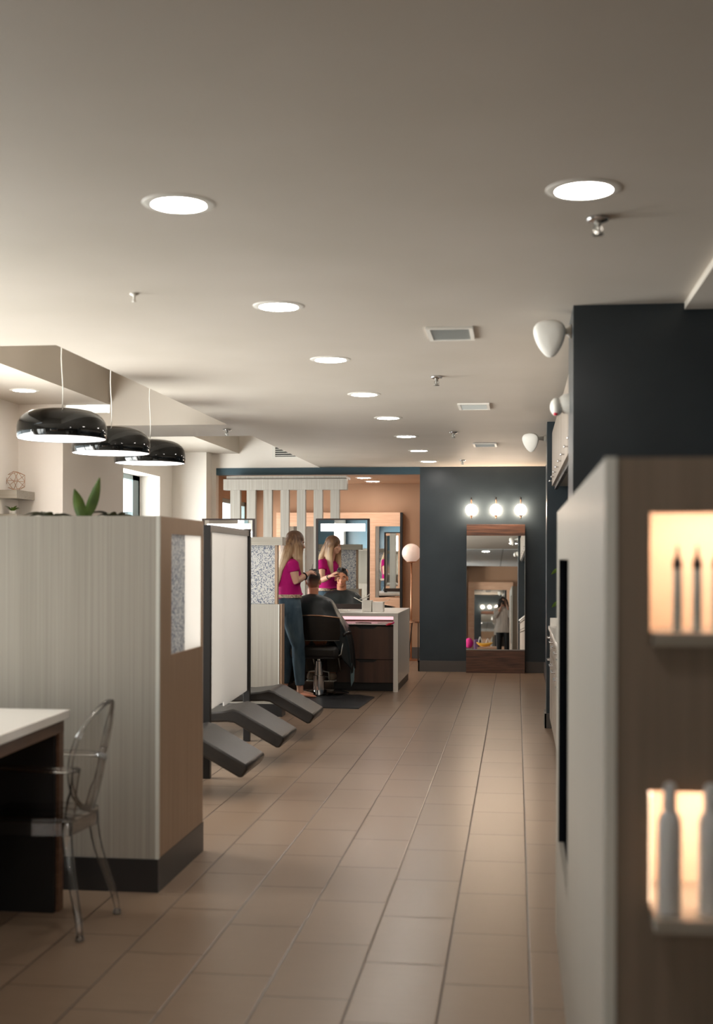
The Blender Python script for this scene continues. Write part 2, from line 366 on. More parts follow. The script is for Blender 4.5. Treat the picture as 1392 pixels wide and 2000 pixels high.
# back wall: navy, with the wide opening into the peach recess
b_ = MB(); b_.box(-1.283, .40, YB, YB+.15, 0, CH); 
struct('wall_back', b_, 'navy')
struct('trim_7', MB().box(-4.07, -1.283, YB, YB+.15, 2.64, CH), 'bluedaynavy')  # navy header; the bluish cast of daylight is put into its colour
struct('trim_3', MB().box(-4.98, -2.58, YB, YB+.15, CH+.001, TY), 'wall')
struct('trim_4', MB().box(-4.98, -4.07, YB, YB+.15, 0, CH), 'wall')
r_ = MB(); r_.box(-4.3, -.7, 19.3, 19.45, 0, 2.9); r_.box(-4.15, -4.07, YB+.15, 17.5, 0, 2.7); r_.box(-4.15, -4.07, 19.1, 19.3, 0, 2.7)
r_.box(-4.15, -4.07, 17.5, 19.1, 0, .8); r_.box(-4.15, -4.07, 17.5, 19.1, 2.35, 2.7); r_.box(-.9, -.8, YB+.15, 19.3, 0, 2.9)
r_.box(-4.15, -.8, YB+.15, 19.3, 2.64, 2.75)
struct('wall_far', r_, 'peach')
window('window_3', 17.5, 19.1, .8, 2.35, -4.12, (), 'winframe')
struct('baseboard_back', MB().box(-1.30, -.66, YB-.015, YB, 0, .145).box(.13, .38, YB-.015, YB, 0, .145).box(-1.30, -1.283, YB-.015, YB+.15, 0, .145), 'skirt')
struct('baseboard_far', MB().box(-4.07, -.9, 19.28, 19.3, 0, .17), 'skirt')
# right side: two wall ends with the cabinet bay between them
struct('wall_right', MB().box(.27, 3.4, 6.26, 6.82, 0, CH), 'navy')
struct('wall_bay_end', MB().box(.27, 1.0, 11.55, 11.85, 0, CH), 'navy')
struct('wall_bay', MB().box(.91, 1.0, 6.82, 11.55, 0, CH), 'navy')
struct('wall_right_far', MB().box(.38, .5, 11.85, YB+.15, 0, CH), 'navy')
struct('baseboard_right', MB().box(.255, .33, 11.535, 11.55, 0, .13).box(.255, .27, 11.535, 11.86, 0, .13).box(.365, .38, 11.86, YB-.02, 0, .145), 'skirt')
# the part of the shop behind the photographer
bw = MB(); bw.box(-5.0, 3.4, -4.3, -4.15, 0, CH)
struct('wall_front', bw, 'peach')
struct('wall_near_right', MB().box(3.3, 3.4, -4.15, 6.26, 0, CH), 'navy')
struct('trim_5', MB().box(-1.45, -1.0, -4.15, -3.9, 0, CH), 'wall')

# ------------------------------------------------------------------ ceiling fittings
def downlight(loc, label, group='recessed lights along the ceiling', small=1.0):
    t = thing('recessed_light', label, 'ceiling light', loc, group)
    x, y, z = loc; s = small
    obj('trim_ring', MB().lathe([(.094*s, -.006), (.098*s, -.007), (.124*s, -.002), (.126*s, .0005)], loc, 40, cap=False), 'white', t, smooth='auto')
    obj('diffuser', MB().lathe([(.001, -.005), (.095*s, -.005), (.095*s, -.001), (.001, -.001)], loc, 32), 'downlight', t)
    return t
L0 = downlight((-1.161, 4.314, CH), 'recessed ceiling light nearest the camera on the left')
LP = [(-1.149, 6.124, 'second recessed ceiling light of the long left row'), (-1.139, 7.801, 'third recessed ceiling light of the long left row'),
      (-1.13, 9.485, 'fourth recessed ceiling light, level with the nearest ceiling sprinkler row'), (-1.11, 11.097, 'fifth recessed ceiling light of the long left row'),
      (-1.098, 12.79, 'sixth recessed ceiling light of the long left row'), (-1.099, 14.505, 'seventh recessed ceiling light, last but one before the dark wall'),
      (-1.099, 16.124, 'farthest recessed ceiling light, just before the dark wall')]
for x, y, lb in LP: dup(L0, (x, y, CH), lb)
dup(L0, (.218, 4.298, CH), 'large recessed ceiling light at the upper right above the sprinkler')
dup(L0, (-4.15, 10.44, LH), 'recessed light in the raised ceiling above the black pendants')
a_ = dup(L0, (-2.12, 17.82, 2.64), 'nearer recessed light in the brown ceiling of the recess')
b_ = dup(L0, (-2.09, 18.66, 2.64), 'farther recessed light in the brown ceiling of the recess')
for x, y, lb in [(-.42, 1.9, 'recessed light in the tiled ceiling, middle of the tall mirror reflection'), (1.6, -2.4, 'added rear right recessed light brightening the peach wall'),
                 (-1.6, -2.4, 'added rear left recessed light brightening the peach wall')]: dup(L0, (x, y, CH-.01), lb)  # the two rear lights are added to lift the wall behind the camera
def vent(x, y, label):
    t = thing('ceiling_vent', label, 'vent', (x, y, CH), 'square vents in the ceiling')
    hx, hy = .125, .19; f = MB()
    f.box(x-hx, x+hx, y-hy, y-hy+.025, CH-.012, CH); f.box(x-hx, x+hx, y+hy-.025, y+hy, CH-.012, CH)
    f.box(x-hx, x-hx+.022, y-hy+.025, y+hy-.025, CH-.012, CH); f.box(x+hx-.022, x+hx, y-hy+.025, y+hy-.025, CH-.012, CH)
    obj('frame', f, 'white', t)
    q = MB()
    for k in range(12):
        yy = y-hy+.038+k*.0285
        q.obox((x, yy, CH-.007), (hx-.024, 0, 0), (0, .0135, .004), (0, -.0005, .001))
    obj('louvre', q, 'grille', t)
    return t
v0 = vent(-.356, 6.95, 'ceiling vent nearest the camera'); dup(v0, (-.34, 10.30, CH), 'middle ceiling vent of the three'); dup(v0, (-.337, 13.8, CH), 'farthest ceiling vent of the three')
def sprinkler(x, y, z, label):
    t = thing('fire_sprinkler', label, 'sprinkler', (x, y, z), 'sprinkler heads on the ceiling')
    obj('escutcheon', MB().lathe([(.001, -.001), (.042, -.002), (.038, -.012), (.016, -.018), (.001, -.018)], (x, y, z), 24), 'chrome', t, smooth=True)
    obj('head', MB().lathe([(.012, -.018), (.012, -.03), (.007, -.034), (.006, -.05)], (x, y, z), 12).tube([(x-.01, y, z-.03), (x-.016, y, z-.045), (x, y, z-.06)], .003, 6).tube([(x+.01, y, z-.03), (x+.016, y, z-.045), (x, y, z-.06)], .003, 6), 'steel', t)
    obj('deflector', MB().lathe([(.001, -.058), (.02, -.059), (.02, -.062), (.001, -.062)], (x, y, z), 16), 'steel', t)
    return t
s0 = sprinkler(.286, 4.66, CH, 'sprinkler head beside the right recessed light, nearest the camera')
for x, y, lb in [(-.536, 8.6, 'sprinkler head between the first and second ceiling vents'), (-.606, 12.37, 'sprinkler head between the second and third ceiling vents'),
                 (-.665, 15.9, 'farthest small sprinkler head close to the dark wall'), (-2.73, 11.92, 'sprinkler head on the white ceiling strip left of the light row'),
                 ]: dup(s0, (x, y, CH), lb)
tag(obj('ceiling_sensor', MB().lathe([(.001, 0), (.02, 0), (.02, -.006), (.006, -.012), (.006, -.035), (.012, -.038), (.001, -.04)], (-1.759, 5.755, CH), 16), 'white', smooth=True),
    'tiny white hook-like fitting alone on the left of the ceiling', 'ceiling fitting')
# wall grille high on the far white wall
t = thing('wall_grille', 'dark slatted air grille high on the far white wall', 'vent', (-3.03, YB, 2.86))
f = MB(); f.box(-3.29, -3.25, YB-.02, YB, 2.86, 3.06).box(-2.72, -2.68, YB-.02, YB, 2.86, 3.06).box(-3.25, -2.72, YB-.02, YB, 2.86, 2.885).box(-3.25, -2.72, YB-.02, YB, 3.03, 3.06)
obj('frame', f, 'white', t); obj('backing', MB().box(-3.25, -2.72, YB-.004, YB-.001, 2.885, 3.03), 'black', t)
q = MB()
for k in range(5): q.box(-3.25, -2.72, YB-.016, YB-.006, 2.897+k*.028, 2.907+k*.028)
obj('slat', q, 'white', t)

# ------------------------------------------------------------------ pendants
def pendant(x, y, z, label):
    t = thing('pendant_lamp', label, 'pendant lamp', (x, y, z), 'black dome pendants')
    prof = [(.290, .004), (.296, -.002), (.300, .004), (.303, .04), (.302, .075), (.294, .11), (.275, .142), (.245, .167), (.205, .185), (.15, .196), (.07, .202), (.012, .203)]
    obj('shade', MB().lathe(prof, (x, y, z), 64), 'gloss', t, smooth='auto')
    obj('diffuser', MB().lathe([(.001, -.004), (.15, -.004), (.25, -.002), (.291, .001), (.291, .006), (.001, .006)], (x, y, z), 48), 'pendlight', t, smooth=True)
    pts = [(x+.006*math.sin(k*.9), y, z+.197+k*(TY-z-.197)/14) for k in range(15)]
    obj('cord', MB().tube(pts, .004, 6), 'white', t, smooth=True)
    obj('ceiling_rose', MB().lathe([(.001, 0), (.05, 0), (.05, -.02), (.001, -.025)], (x, y, TY), 20), 'white', t)
    return t
p0 = pendant(-3.071, 8.4, 2.318, 'black glossy dome pendant nearest the camera')
dup(p0, (-3.116, 9.6, 2.318), 'middle of the three black glossy dome pendants')
dup(p0, (-3.113, 10.65, 2.318), 'farthest of the three black glossy dome pendants')

# ------------------------------------------------------------------ left partition with planter
def grown(t, x0, x1, y0, y1, ztop, mface, win=None, k=.15, group=None):
    pass
t = thing('partition', 'large grey oak clad partition in the left foreground with a printed glass window', 'partition', (-2.3, 6.0, 0))
X1 = -1.60; YN = 5.62; YF = 6.45
body = MB(); body.box(-4.0, -2.0, YN, YN+.05, .15, 1.70); body.box(-2.0, X1-.012, YN, YN+.03, .15, 1.70)
body.box(-4.0, X1-.03, YF-.03, YF, .15, 1.03)
obj('front_panel', body, 'laminate', t)
e = MB().box(X1-.012, X1+.004, YN-.002, YN+.015, .15, 1.702)
obj('edge_band', e, 'edge', t)
sd = MB()                                                           # side panel with the window opening
y0, y1, z0, z1 = 5.835, 6.43, 1.057, 1.622
sd.box(X1-.03, X1, YN+.015, y0, .15, 1.70); sd.box(X1-.03, X1, y1, YF, .15, 1.70); sd.box(X1-.03, X1, y0, y1, .15, z0); sd.box(X1-.03, X1, y0, y1, z1, 1.70)
obj('side_panel', sd, 'laminatetan', t)
obj('printed_pane', MB().box(X1-.018, X1-.008, y0, 6.107, z0, z1), 'mosaic', t)
obj('white_pane', MB().box(X1-.018, X1-.008, 6.107, y1, z0, z1), 'frostbright', t)
obj('plinth', MB().box(-4.0, X1+.003, YN-.008, YF+.006, 0, .15), 'kick', t)
obj('top_panel', MB().box(-4.0, -1.75, YN+.05, 6.06, 1.655, 1.675), 'laminate', t)
# planter things on top
def leaf(base, tip, w, up=Vector((0, 1, 0)), n=10, curl=.1):
    b = MB(); base = Vector(base); tip = Vector(tip); d = tip-base; s = d.cross(Vector(up)).normalized(); nn = s.cross(d).normalized()
    vs = []; fs = []
    for k in range(n+1):
        tt = k/n; ww = w*math.sin(PI*min(1, tt*.94+.06))**.75*(1-.25*tt) if 0 < k < n else .002
        c = base+d*tt+nn*(curl*d.length*math.sin(PI*tt)*.5)
        for j, a in enumerate((-1, -.5, 0, .5, 1)): vs.append(c+s*ww*a+nn*(abs(a)*ww*.25))
    for k in range(n):
        for j in range(4): fs.append((k*5+j, k*5+j+1, (k+1)*5+j+1, (k+1)*5+j))
    b.add(vs, fs)
    m2 = len(vs); b.add([v-nn*.0025 for v in vs], [tuple(reversed(f)) for f in fs]); return b
t = thing('rubber_plant', 'potted plant with two upright broad green leaves above the left partition', 'plant', (-2.03, 5.95, 1.675))
obj('pot', MB().lathe([(.03, 0), (.04, 0), (.045, .025), (.04, .025), (.02, .022)], (-2.03, 5.95, 1.675), 20), 'kick', t)
obj('leaf', leaf((-2.075, 5.95, 1.69), (-2.105, 5.93, 1.84), .033, up=(0, 1, .0)), 'rubberleaf', t, smooth=True)
obj('leaf', leaf((-2.06, 5.96, 1.69), (-1.993, 5.97, 1.897), .030, up=(0, 1, .1)), 'rubberleaf', t, smooth=True)
def lowplant(x, y, label):
    t = thing('low_plant', label, 'plant', (x, y, 1.675), 'low dark plants along the partition top')
    obj('pot', MB().lathe([(.03, 0), (.04, 0), (.04, .015), (.02, .014)], (x, y, 1.675), 20), 'kick', t)
    for k in range(7):
        a = 2*PI*k/7+.3; rr = .12+.03*(k % 3)
        obj('leaf', leaf((x, y, 1.685), (x+rr*math.cos(a), y+rr*math.sin(a)*.6, 1.708+.008*(k % 3)), .024, up=(0, .2, 1), curl=.35), 'darkleaf', t, smooth=True)
    return t
lp = lowplant(-2.25, 6.0, 'low dark spreading plant left of the upright leaves on the partition')
dup(lp, (-1.93, 6.02, 1.675), 'low dark spreading plant right of the upright leaves on the partition', 1.1)
# ------------------------------------------------------------------ desk
t = thing('reception_desk', 'white topped desk with brown apron at the lower left edge', 'desk', (-2.6, 4.3, 0))
def par(x0a, x0b, y0, y1, z0, z1, xl=-3.6):    # right edge slightly skewed as built
    return MB().prism([(xl, y0), (x0a, y0), (x0b, y1), (xl, y1)], z0, z1, 'z')
obj('top', par(-1.84, -1.905, 3.2, 5.32, .82, .856), 'stone', t, bevel=.002)
obj('apron', par(-1.862, -1.925, 3.25, 5.30, .765, .82), 'deskwood', t)
obj('end_panel', MB().box(-3.5, -1.93, 5.26, 5.31, 0, .765), 'deskwood', t)
obj('modesty_panel', MB().box(-2.42, -2.38, 3.3, 5.26, 0.0, .765), 'dark', t)
obj('end_lining', MB().box(-2.38, -1.945, 5.235, 5.26, 0, .765), 'dark', t)
# ------------------------------------------------------------------ clear acrylic armchair
t = thing('clear_armchair', 'transparent acrylic armchair with an oval back beside the white desk', 'chair', (-1.93, 5.1, 0))
def bz(pts, n=12):
    out = []; P = [Vector(p) for p in pts]
    for k in range(n+1):
        u = k/n; Q = P[:]
        while len(Q) > 1: Q = [Q[i].lerp(Q[i+1], u) for i in range(len(Q)-1)]
        out.append(Q[0])
    return out
seat = MB().prism([(-2.16, 4.93), (-1.77, 4.95), (-1.745, 5.23), (-2.14, 5.34), ], .442, .468, 'z')
obj('seat', seat, 'acrylic', t, bevel=.006)
apr = MB()
cs = [(-2.155, 4.935), (-1.775, 4.955), (-1.75, 5.225), (-2.135, 5.335)]
for i in range(4):
    a, b = Vector((*cs[i], 0)), Vector((*cs[(i+1) % 4], 0)); d = (b-a)/2; nrm = Vector((d.y, -d.x, 0)).normalized()*.004
    apr.obox((a+b)/2+Vector((0, 0, .418)), d, nrm, (0, 0, .026))
obj('seat_rim', apr, 'acrylic', t)
feet = [(-1.700, 4.865), (-1.675, 5.262), (-2.165, 5.365), (-2.20, 4.88)]
tops = [(-1.79, 4.965), (-1.765, 5.215), (-2.125, 5.315), (-2.14, 4.95)]
for (fx, fy), (tx, ty) in zip(feet, tops):
    pts = bz([(tx, ty, .445), (tx, ty, .25), (fx, fy, .12), (fx, fy, .012)], 10)
    lg = obj('leg', MB().tube(pts, [.023-.0011*k for k in range(11)], 12), 'acrylic', t, smooth=True)
    obj('foot', MB().lathe([(.001, 0), (.016, .001), (.018, .012), (.014, .022), (.001, .024)], (fx, fy, 0), 14), 'acrylic', lg, smooth=True)
# oval back, tilted outward
bc = Vector((-1.70, 5.09, .70)); bu = Vector((.19, 0, .98)).normalized(); bs = Vector((.05, 1, 0)).normalized(); bn = bu.cross(bs).normalized()
ov = [bc+bu*(.225*math.sin(a))+bs*(.17*math.cos(a))+bn*(.05*math.cos(a)**2) for a in [2*PI*k/40 for k in range(40)]]
pl = MB(); cv = bc; 
rings = [[bc+(p-bc)*s+bn*(-.02*(1-s*s)) for p in ov] for s in (.05, .4, .7, 1.0)]
vs = sum(rings, []); fs = [(k*40+i, k*40+(i+1) % 40, (k+1)*40+(i+1) % 40, (k+1)*40+i) for k in range(3) for i in range(40)]+[tuple(range(40))]
pl.add(vs, fs); pl.add([v-bn*.012 for v in vs], [tuple(reversed(f)) for f in fs])
obj('backrest', pl, 'acrylic', t, smooth=True)
obj('back_rim', MB().tube(ov+[ov[0]], .011, 10), 'acrylic', t, smooth=True)
for sy, y in ((1, 5.33), (-1, 4.93)):
    yy = 5.14+sy*.2
    pts = bz([(-1.735, 5.09+sy*.165, .665), (-1.74, yy+sy*.05, .66), (-1.95, yy+sy*.03, .665), (-2.06, yy, .665)], 8)+bz([(-2.06, yy, .665), (-2.11, yy, .655), (-2.07, yy, .56), (-2.10, yy, .46)], 8)[1:]
    obj('armrest', MB().tube(pts, .014, 12, ry=.01), 'acrylic', t, smooth=True)
    obj('back_post', MB().tube(bz([(-1.78, 5.09+sy*.12, .46), (-1.765, 5.09+sy*.14, .53), (-1.75, 5.09+sy*.155, .60), (-1.735, 5.09+sy*.165, .67)], 8), [.022]*4+[.016]*5, 10), 'acrylic', t, smooth=True)
# ------------------------------------------------------------------ shelf with wire ornament
t = thing('wall_shelf', 'grey floating shelf on the left wall beside the pier', 'shelf', (-4.5, 11.2, 2.04))
obj('board', MB().box(-4.6, -4.44, 11.0, 11.43, 2.04, 2.115), 'laminateh', t)
s2 = thing('wall_shelf', 'lower floating shelf under the wire ornament shelf, mostly hidden by the partition', 'shelf', (-4.5, 11.2, 1.83))
obj('board', MB().box(-4.6, -4.44, 11.0, 11.43, 1.83, 1.90), 'laminateh', s2)
ico = []
g = (1+5**.5)/2
for a, b in ((-1, g), (1, g), (-1, -g), (1, -g)): ico += [(a, b, 0), (0, a, b), (b, 0, a)]
ico = [Vector(v).normalized() for v in ico]
wm = MB(); cc = Vector((-4.53, 11.2, 2.115+.091)); R0 = .1
for i in range(12):
    for j in range(i+1, 12):
        if (ico[i]-ico[j]).length < 1.1: wm.tube([cc+ico[i]*R0, cc+ico[j]*R0], .0022, 5)
tag(obj('wire_ornament', wm, 'brass'), 'copper wire geometric ball standing on the left wall shelf', 'ornament')
t = thing('small_plant', 'small sprigs of greenery on the lower shelf at the far left', 'plant', (-4.52, 11.1, 1.90))
obj('pot', MB().lathe([(.03, 0), (.04, .03), (.03, .03)], (-4.52, 11.1, 1.90), 16), 'white', t)
for k in range(9):
    a = k*.7; obj('leaf', leaf((-4.52, 11.1, 1.92), (-4.52+.07*math.cos(a), 11.1+.05*math.sin(a), 1.95+.012*(k % 3)), .012, up=(0, .2, 1), curl=.3), 'leaf', t, smooth=True)

# ------------------------------------------------------------------ frosted screen beside the wash chairs
t = thing('framed_screen', 'tall black framed white screen behind the reclining leg rests', 'screen', (-2.13, 9.4, 0))
A0, A1 = Vector((-2.10, 8.585, 0)), Vector((-2.20, 10.365, 0)); ad = (A1-A0).normalized(); an = Vector((ad.y, -ad.x, 0))
def slab(u0, u1, w, z0, z1): return MB().obox(A0+ad*(u0+u1)/2+Vector((0, 0, (z0+z1)/2)), ad*(u1-u0)/2, an*w, Vector((0, 0, (z1-z0)/2)))
UL = (A1-A0).length
obj('post', slab(-.03, .03, .025, 0, 1.735), 'black', t, bevel=.002)
obj('post', slab(UL-.03, UL+.03, .027, 0, 1.75), 'black', t, bevel=.002)
obj('top_rail', slab(.03, UL-.03, .02, 1.69, 1.738), 'black', t)
pm = slab(.03, .65, .005, .455, 1.69); q2 = slab(.65, UL-.03, .005, .42, 1.69); pm.add(q2.v, q2.f)
obj('panel', pm, 'frost', t)
# ------------------------------------------------------------------ wash chairs: leg rest, seat, back, base
def wash_chair(y0, label):
    y1 = y0+.55
    t = thing('reclining_wash_chair', label, 'salon chair', (-2.3, y0+.275, 0), 'reclining chairs in a row')
    prof = [(-2.75, .40), (-2.25, .385), (-2.10, .402), (-2.03, .418), (-1.98, .405), (-1.655, .222), (-1.650, .196), (-1.685, .145), (-1.71, .146), (-2.02, .318), (-2.07, .324), (-2.75, .30)]
    obj('leg_rest', MB().prism([(x, z) for x, z in reversed(prof)], y0, y1), 'leather', t, bevel=.018, smooth='auto')
    obj('seat', MB().prism([(-3.25, .40), (-3.22, .45), (-2.72, .44), (-2.68, .40), (-2.7, .30), (-3.2, .28)], y0, y1), 'leather', t, bevel=.02, smooth='auto')
    obj('backrest', MB().prism([(-3.22, .36), (-3.72, .86), (-3.66, .93), (-3.16, .46)], y0+.02, y1-.02), 'leather', t, bevel=.02, smooth='auto')
    obj('base', MB().box(-3.2, -2.62, y0+.1, y1-.1, 0, .3), 'black', t, bevel=.005)
    obj('armrest', MB().box(-3.3, -2.8, y0-.05, y0, .55, .59).box(-3.1, -3.05, y0-.04, y0-.01, .3, .55), 'blackp', t, bevel=.006)
    obj('armrest', MB().box(-3.3, -2.8, y1, y1+.05, .55, .59).box(-3.1, -3.05, y1+.01, y1+.04, .3, .55), 'blackp', t, bevel=.006)
    return t
w0 = wash_chair(7.80, 'black leather leg rest and chair nearest the camera in the row')
dup(w0, (-2.3, 9.06+.275, 0), 'middle black leather leg rest, poking out between the screen posts')
dup(w0, (-2.3, 10.42+.275, 0), 'farthest black leather leg rest, beyond the framed screen')

# ------------------------------------------------------------------ divider with printed glass, Y = 12
t = thing('partition', 'oak divider with blue and white printed glass, left of the hairdresser', 'partition', (-2.8, 12.1, 0))
obj('cap', MB().box(-3.6, -2.205, 11.98, 12.16, 1.632, 1.71), 'laminateh', t)
obj('lower_panel', MB().box(-3.6, -2.238, 12.0, 12.03, .12, 1.07), 'laminate', t)
obj('edge_band', MB().box(-2.245, -2.236, 11.996, 12.01, .12, 1.07), 'edge', t)
obj('side_panel', MB().box(-2.238, -2.215, 12.01, 12.16, .12, 1.07), 'laminatetan', t)
obj('printed_pane', MB().box(-3.0, -2.287, 12.06, 12.075, 1.07, 1.632), 'mosaic', t)
obj('post', MB().box(-2.287, -2.262, 12.03, 12.10, 1.07, 1.632), 'laminatetan', t)
obj('rear_panel', MB().box(-3.6, -2.238, 12.13, 12.16, .12, 1.07), 'laminate', t)
obj('plinth', MB().box(-3.6, -2.205, 11.985, 12.17, 0, .12), 'kick', t)

# ------------------------------------------------------------------ slatted screen below the header
t = thing('slatted_screen', 'grey wood beam with seven vertical slats in the opening', 'slatted screen', (-3.05, 16.75, 0))
obj('beam', MB().box(-3.874, -2.216, 16.7, 16.83, 2.413, 2.558), 'slatwood', t, bevel=.002)
obj('beam_cap', MB().box(-3.84, -2.23, 16.74, YB+.05, 2.565, 2.60).box(-3.84, -2.23, 16.8, 16.83, 2.558, 2.565), 'slatwood', t)
xs = [(-3.784, -3.651), (-3.561, -3.443), (-3.335, -3.221), (-3.105, -2.994), (-2.884, -2.772), (-2.66, -2.543), (-2.436, -2.318)]
for a, b in xs: obj('slat', MB().box(a, b, 16.72, 16.81, 0, 2.413), 'slatwood', t)

# ------------------------------------------------------------------ styling station: counter, drawers, mirror
t = thing('styling_station', 'white waterfall counter with dark walnut drawers, right of the seated client', 'salon station', (-1.9, 15.1, 0))
obj('worktop', MB().box(-3.0, -1.32, 14.39, 15.95, .852, .892), 'stone', t, bevel=.002)
obj('waterfall_side', MB().box(-1.374, -1.322, 14.39, 14.46, 0, .852).box(-1.36, -1.322, 14.46, 15.95, .09, .852), 'stone', t)
dr = obj('drawer', MB().box(-2.06, -1.38, 14.43, 14.9, .365, .74), 'walnut', t, bevel=.002)
obj('handle_cutout', MB().prism([(-1.80, .741), (-1.56, .741), (-1.585, .722), (-1.605, .712), (-1.755, .712), (-1.775, .722)], 14.424, 14.431), 'black', dr)
dr = obj('drawer', MB().box(-2.06, -1.38, 14.43, 14.9, .10, .36), 'walnut', t, bevel=.002)
obj('handle_cutout', MB().prism([(-1.80, .361), (-1.56, .361), (-1.585, .342), (-1.605, .332), (-1.755, .332), (-1.775, .342)], 14.424, 14.431), 'black', dr)
obj('drawer_surround', MB().box(-2.06, -1.374, 14.47, 14.95, .02, .76), 'dark', t)
obj('plinth', MB().box(-2.06, -1.375, 14.50, 14.95, 0, .10).box(-1.36, -1.33, 14.47, 15.9, 0, .09), 'kick', t)
obj('open_shelf', MB().box(-3.0, -1.374, 14.40, 15.0, .757, .767), 'stone', t)
obj('shelf_light', MB().box(-2.9, -1.40, 14.93, 14.95, .79, .84), 'shelflight', t)
obj('rear_carcass', MB().box(-2.95, -1.37, 15.0, 15.9, .05, .85), 'walnut', t)
obj('left_drawers', MB().box(-3.0, -2.62, 14.45, 15.0, .03, .75), 'walnut', t)
def station_mirror(x0, x1, y, z0, z1, label, tilt=0):
    t = thing('station_mirror', label, 'mirror', ((x0+x1)/2, y, z0), 'dark framed mirrors with a light bar')
    f = MB(); k = .028
    f.box(x0, x0+k, y-.02, y+.02, z0, z1); f.box(x1-k, x1, y-.02, y+.02, z0, z1); f.box(x0+k, x1-k, y-.02, y+.02, z1-.018, z1); f.box(x0+k, x1-k, y-.02, y+.02, z0, z0+.06)
    obj('frame', f, 'bronze', t, bevel=.002)
    obj('glass', MB().box(x0+k, x1-k, y-.008, y+.008, z0+.06, z1-.018), 'mirror', t)
    obj('light_bar', MB().box(x0+.06, x1-.055, y-.016, y-.0085, z1-.152, z1-.062), 'barlight', t)
    obj('foot', MB().box(x0+.005, x0+.055, y-.05, y+.05, z0-.012, z0+.02).box(x1-.055, x1-.005, y-.05, y+.05, z0-.012, z0+.02), 'black', t)
    return t
sm = station_mirror(-2.388, -1.738, 15.2, .904, 1.985, 'dark framed mirror reflecting the hairdresser and her client')
mm2 = dup(sm, (-3.46, 15.2, .904), 'dark framed mirror with a lit bar, rising behind the framed white screen')
t = thing('styling_station', 'second walnut station hidden behind the divider, carrying the left mirror', 'salon station', (-3.5, 15.1, 0))
obj('carcass', MB().box(-4.1, -3.05, 14.5, 15.9, 0, .85), 'walnut', t); obj('worktop', MB().box(-4.12, -3.02, 14.39, 15.95, .852, .892), 'stone', t)

# things on the worktop
Z0 = .892
t = thing('foil_box', 'white box of papers at the front of the counter, taller of the two', 'box', (-1.70, 14.75, Z0))
obj('body', MB().prism([(-1.765, 14.66), (-1.655, 14.66), (-1.655, 14.83), (-1.765, 14.83)], Z0, Z0+.13, 'z'), 'white', t, bevel=.004)
obj('paper_sheets', MB().obox((-1.745, 14.72, Z0+.155), (.05, 0, .01), (0, .06, 0), (0, 0, .004)).obox((-1.72, 14.75, Z0+.175), (.035, 0, .03), (0, .05, 0), (0, 0, .004)).obox((-1.81, 14.72, Z0+.135), (.055, 0, -.03), (0, .03, 0), (0, 0, .003)), 'white', t)
t = thing('foil_box', 'pale translucent bin beside the white paper box on the counter', 'box', (-1.58, 14.75, Z0))
obj('body', MB().prism([(-1.645, 14.66), (-1.52, 14.66), (-1.52, 14.83), (-1.645, 14.83)], Z0, Z0+.115, 'z'), 'stone', t, bevel=.004)
obj('flap', MB().obox((-1.49, 14.74, Z0+.125), (.035, 0, .012), (0, .07, 0), (0, 0, .003)), 'white', t)
tag(obj('paper_note', MB().obox((-1.98, 14.62, Z0+.012), (.07, 0, .006), (0, .05, 0), (0, 0, .004)).obox((-2.03, 14.62, Z0+.018), (.03, 0, .012), (0, .04, 0), (0, 0, .004)), 'white'), 'crumpled white paper lying on the counter before the mirror', 'paper')
tag(obj('hair_tool', MB().tube([(-2.32, 14.68, Z0+.014), (-2.2, 14.66, Z0+.018), (-2.1, 14.67, Z0+.013)], [.012, .016, .01], 8).tube(bz([(-2.32, 14.68, Z0+.01), (-2.4, 14.75, Z0+.012), (-2.25, 14.8, Z0+.01), (-2.1, 14.72, Z0+.008)]), .004, 6), 'blackp', smooth=True), 'black hair tool and cord on the counter in front of the mirror', 'hair tool')
t = thing('hair_clip', 'red clip sticking out of the counter front beside the white side', 'clip', (-1.40, 14.40, .74))
obj('jaw', MB().tube([(-1.455, 14.385, .755), (-1.42, 14.375, .768), (-1.385, 14.385, .775)], [.008, .014, .006], 8), 'red', t, smooth=True)
obj('tail', MB().tube([(-1.385, 14.385, .775), (-1.365, 14.385, .790)], .009, 8), 'pink', t, smooth=True)
for k, (x, c, lb) in enumerate([(-2.02, 'blackp', 'black comb lying in the pink lit shelf'), (-1.72, 'steel', 'silver scissors lying in the pink lit shelf'), (-1.47, 'white', 'pale brush lying in the pink lit shelf')]):
    tag(obj('styling_tool', MB().tube([(x-.09, 14.43, .776), (x, 14.425, .779), (x+.09, 14.44, .775)], [.004, .008, .005], 8), c, smooth=True), lb, 'tool')

# ------------------------------------------------------------------ recess: peach framed mirror wall, globe lamp
t = thing('wall_mirror', 'wide peach framed mirror on the far wall of the recess', 'mirror', (-2.66, 19.25, .7))
f = MB(); f.box(-3.625, -1.735, 19.18, 19.28, 1.992, 2.2); f.box(-3.625, -1.735, 19.18, 19.28, .62, .918); f.box(-3.625, -3.46, 19.18, 19.28, .918, 1.992)
f.box(-3.0, -2.86, 19.18, 19.28, .918, 1.992); f.box(-2.19, -2.11, 19.18, 19.28, .918, 1.992); f.box(-2.5, -2.42, 19.18, 19.28, .918, 1.992)
obj('frame', f, 'peachwood', t)
obj('glass', MB().box(-3.46, -1.74, 19.21, 19.23, .918, 1.992), 'mirror', t)
obj('side', MB().box(-1.735, -1.70, 19.17, 19.29, .62, 2.2), 'black', t)
t = thing('globe_floor_lamp', 'floor lamp with a large opal globe on a thin copper pole, with a small tray', 'floor lamp', (-1.545, 18.95, 0))
lx, ly = -1.545, 18.95
obj('globe', MB().ell((lx, ly, 1.59), (.14, .14, .14), n=32, m=20), 'globe', t, smooth=True)
obj('cup', MB().lathe([(.01, 1.44), (.07, 1.455), (.075, 1.462), (.06, 1.47)], (lx, ly, 0), 24), 'brass', t, smooth=True)
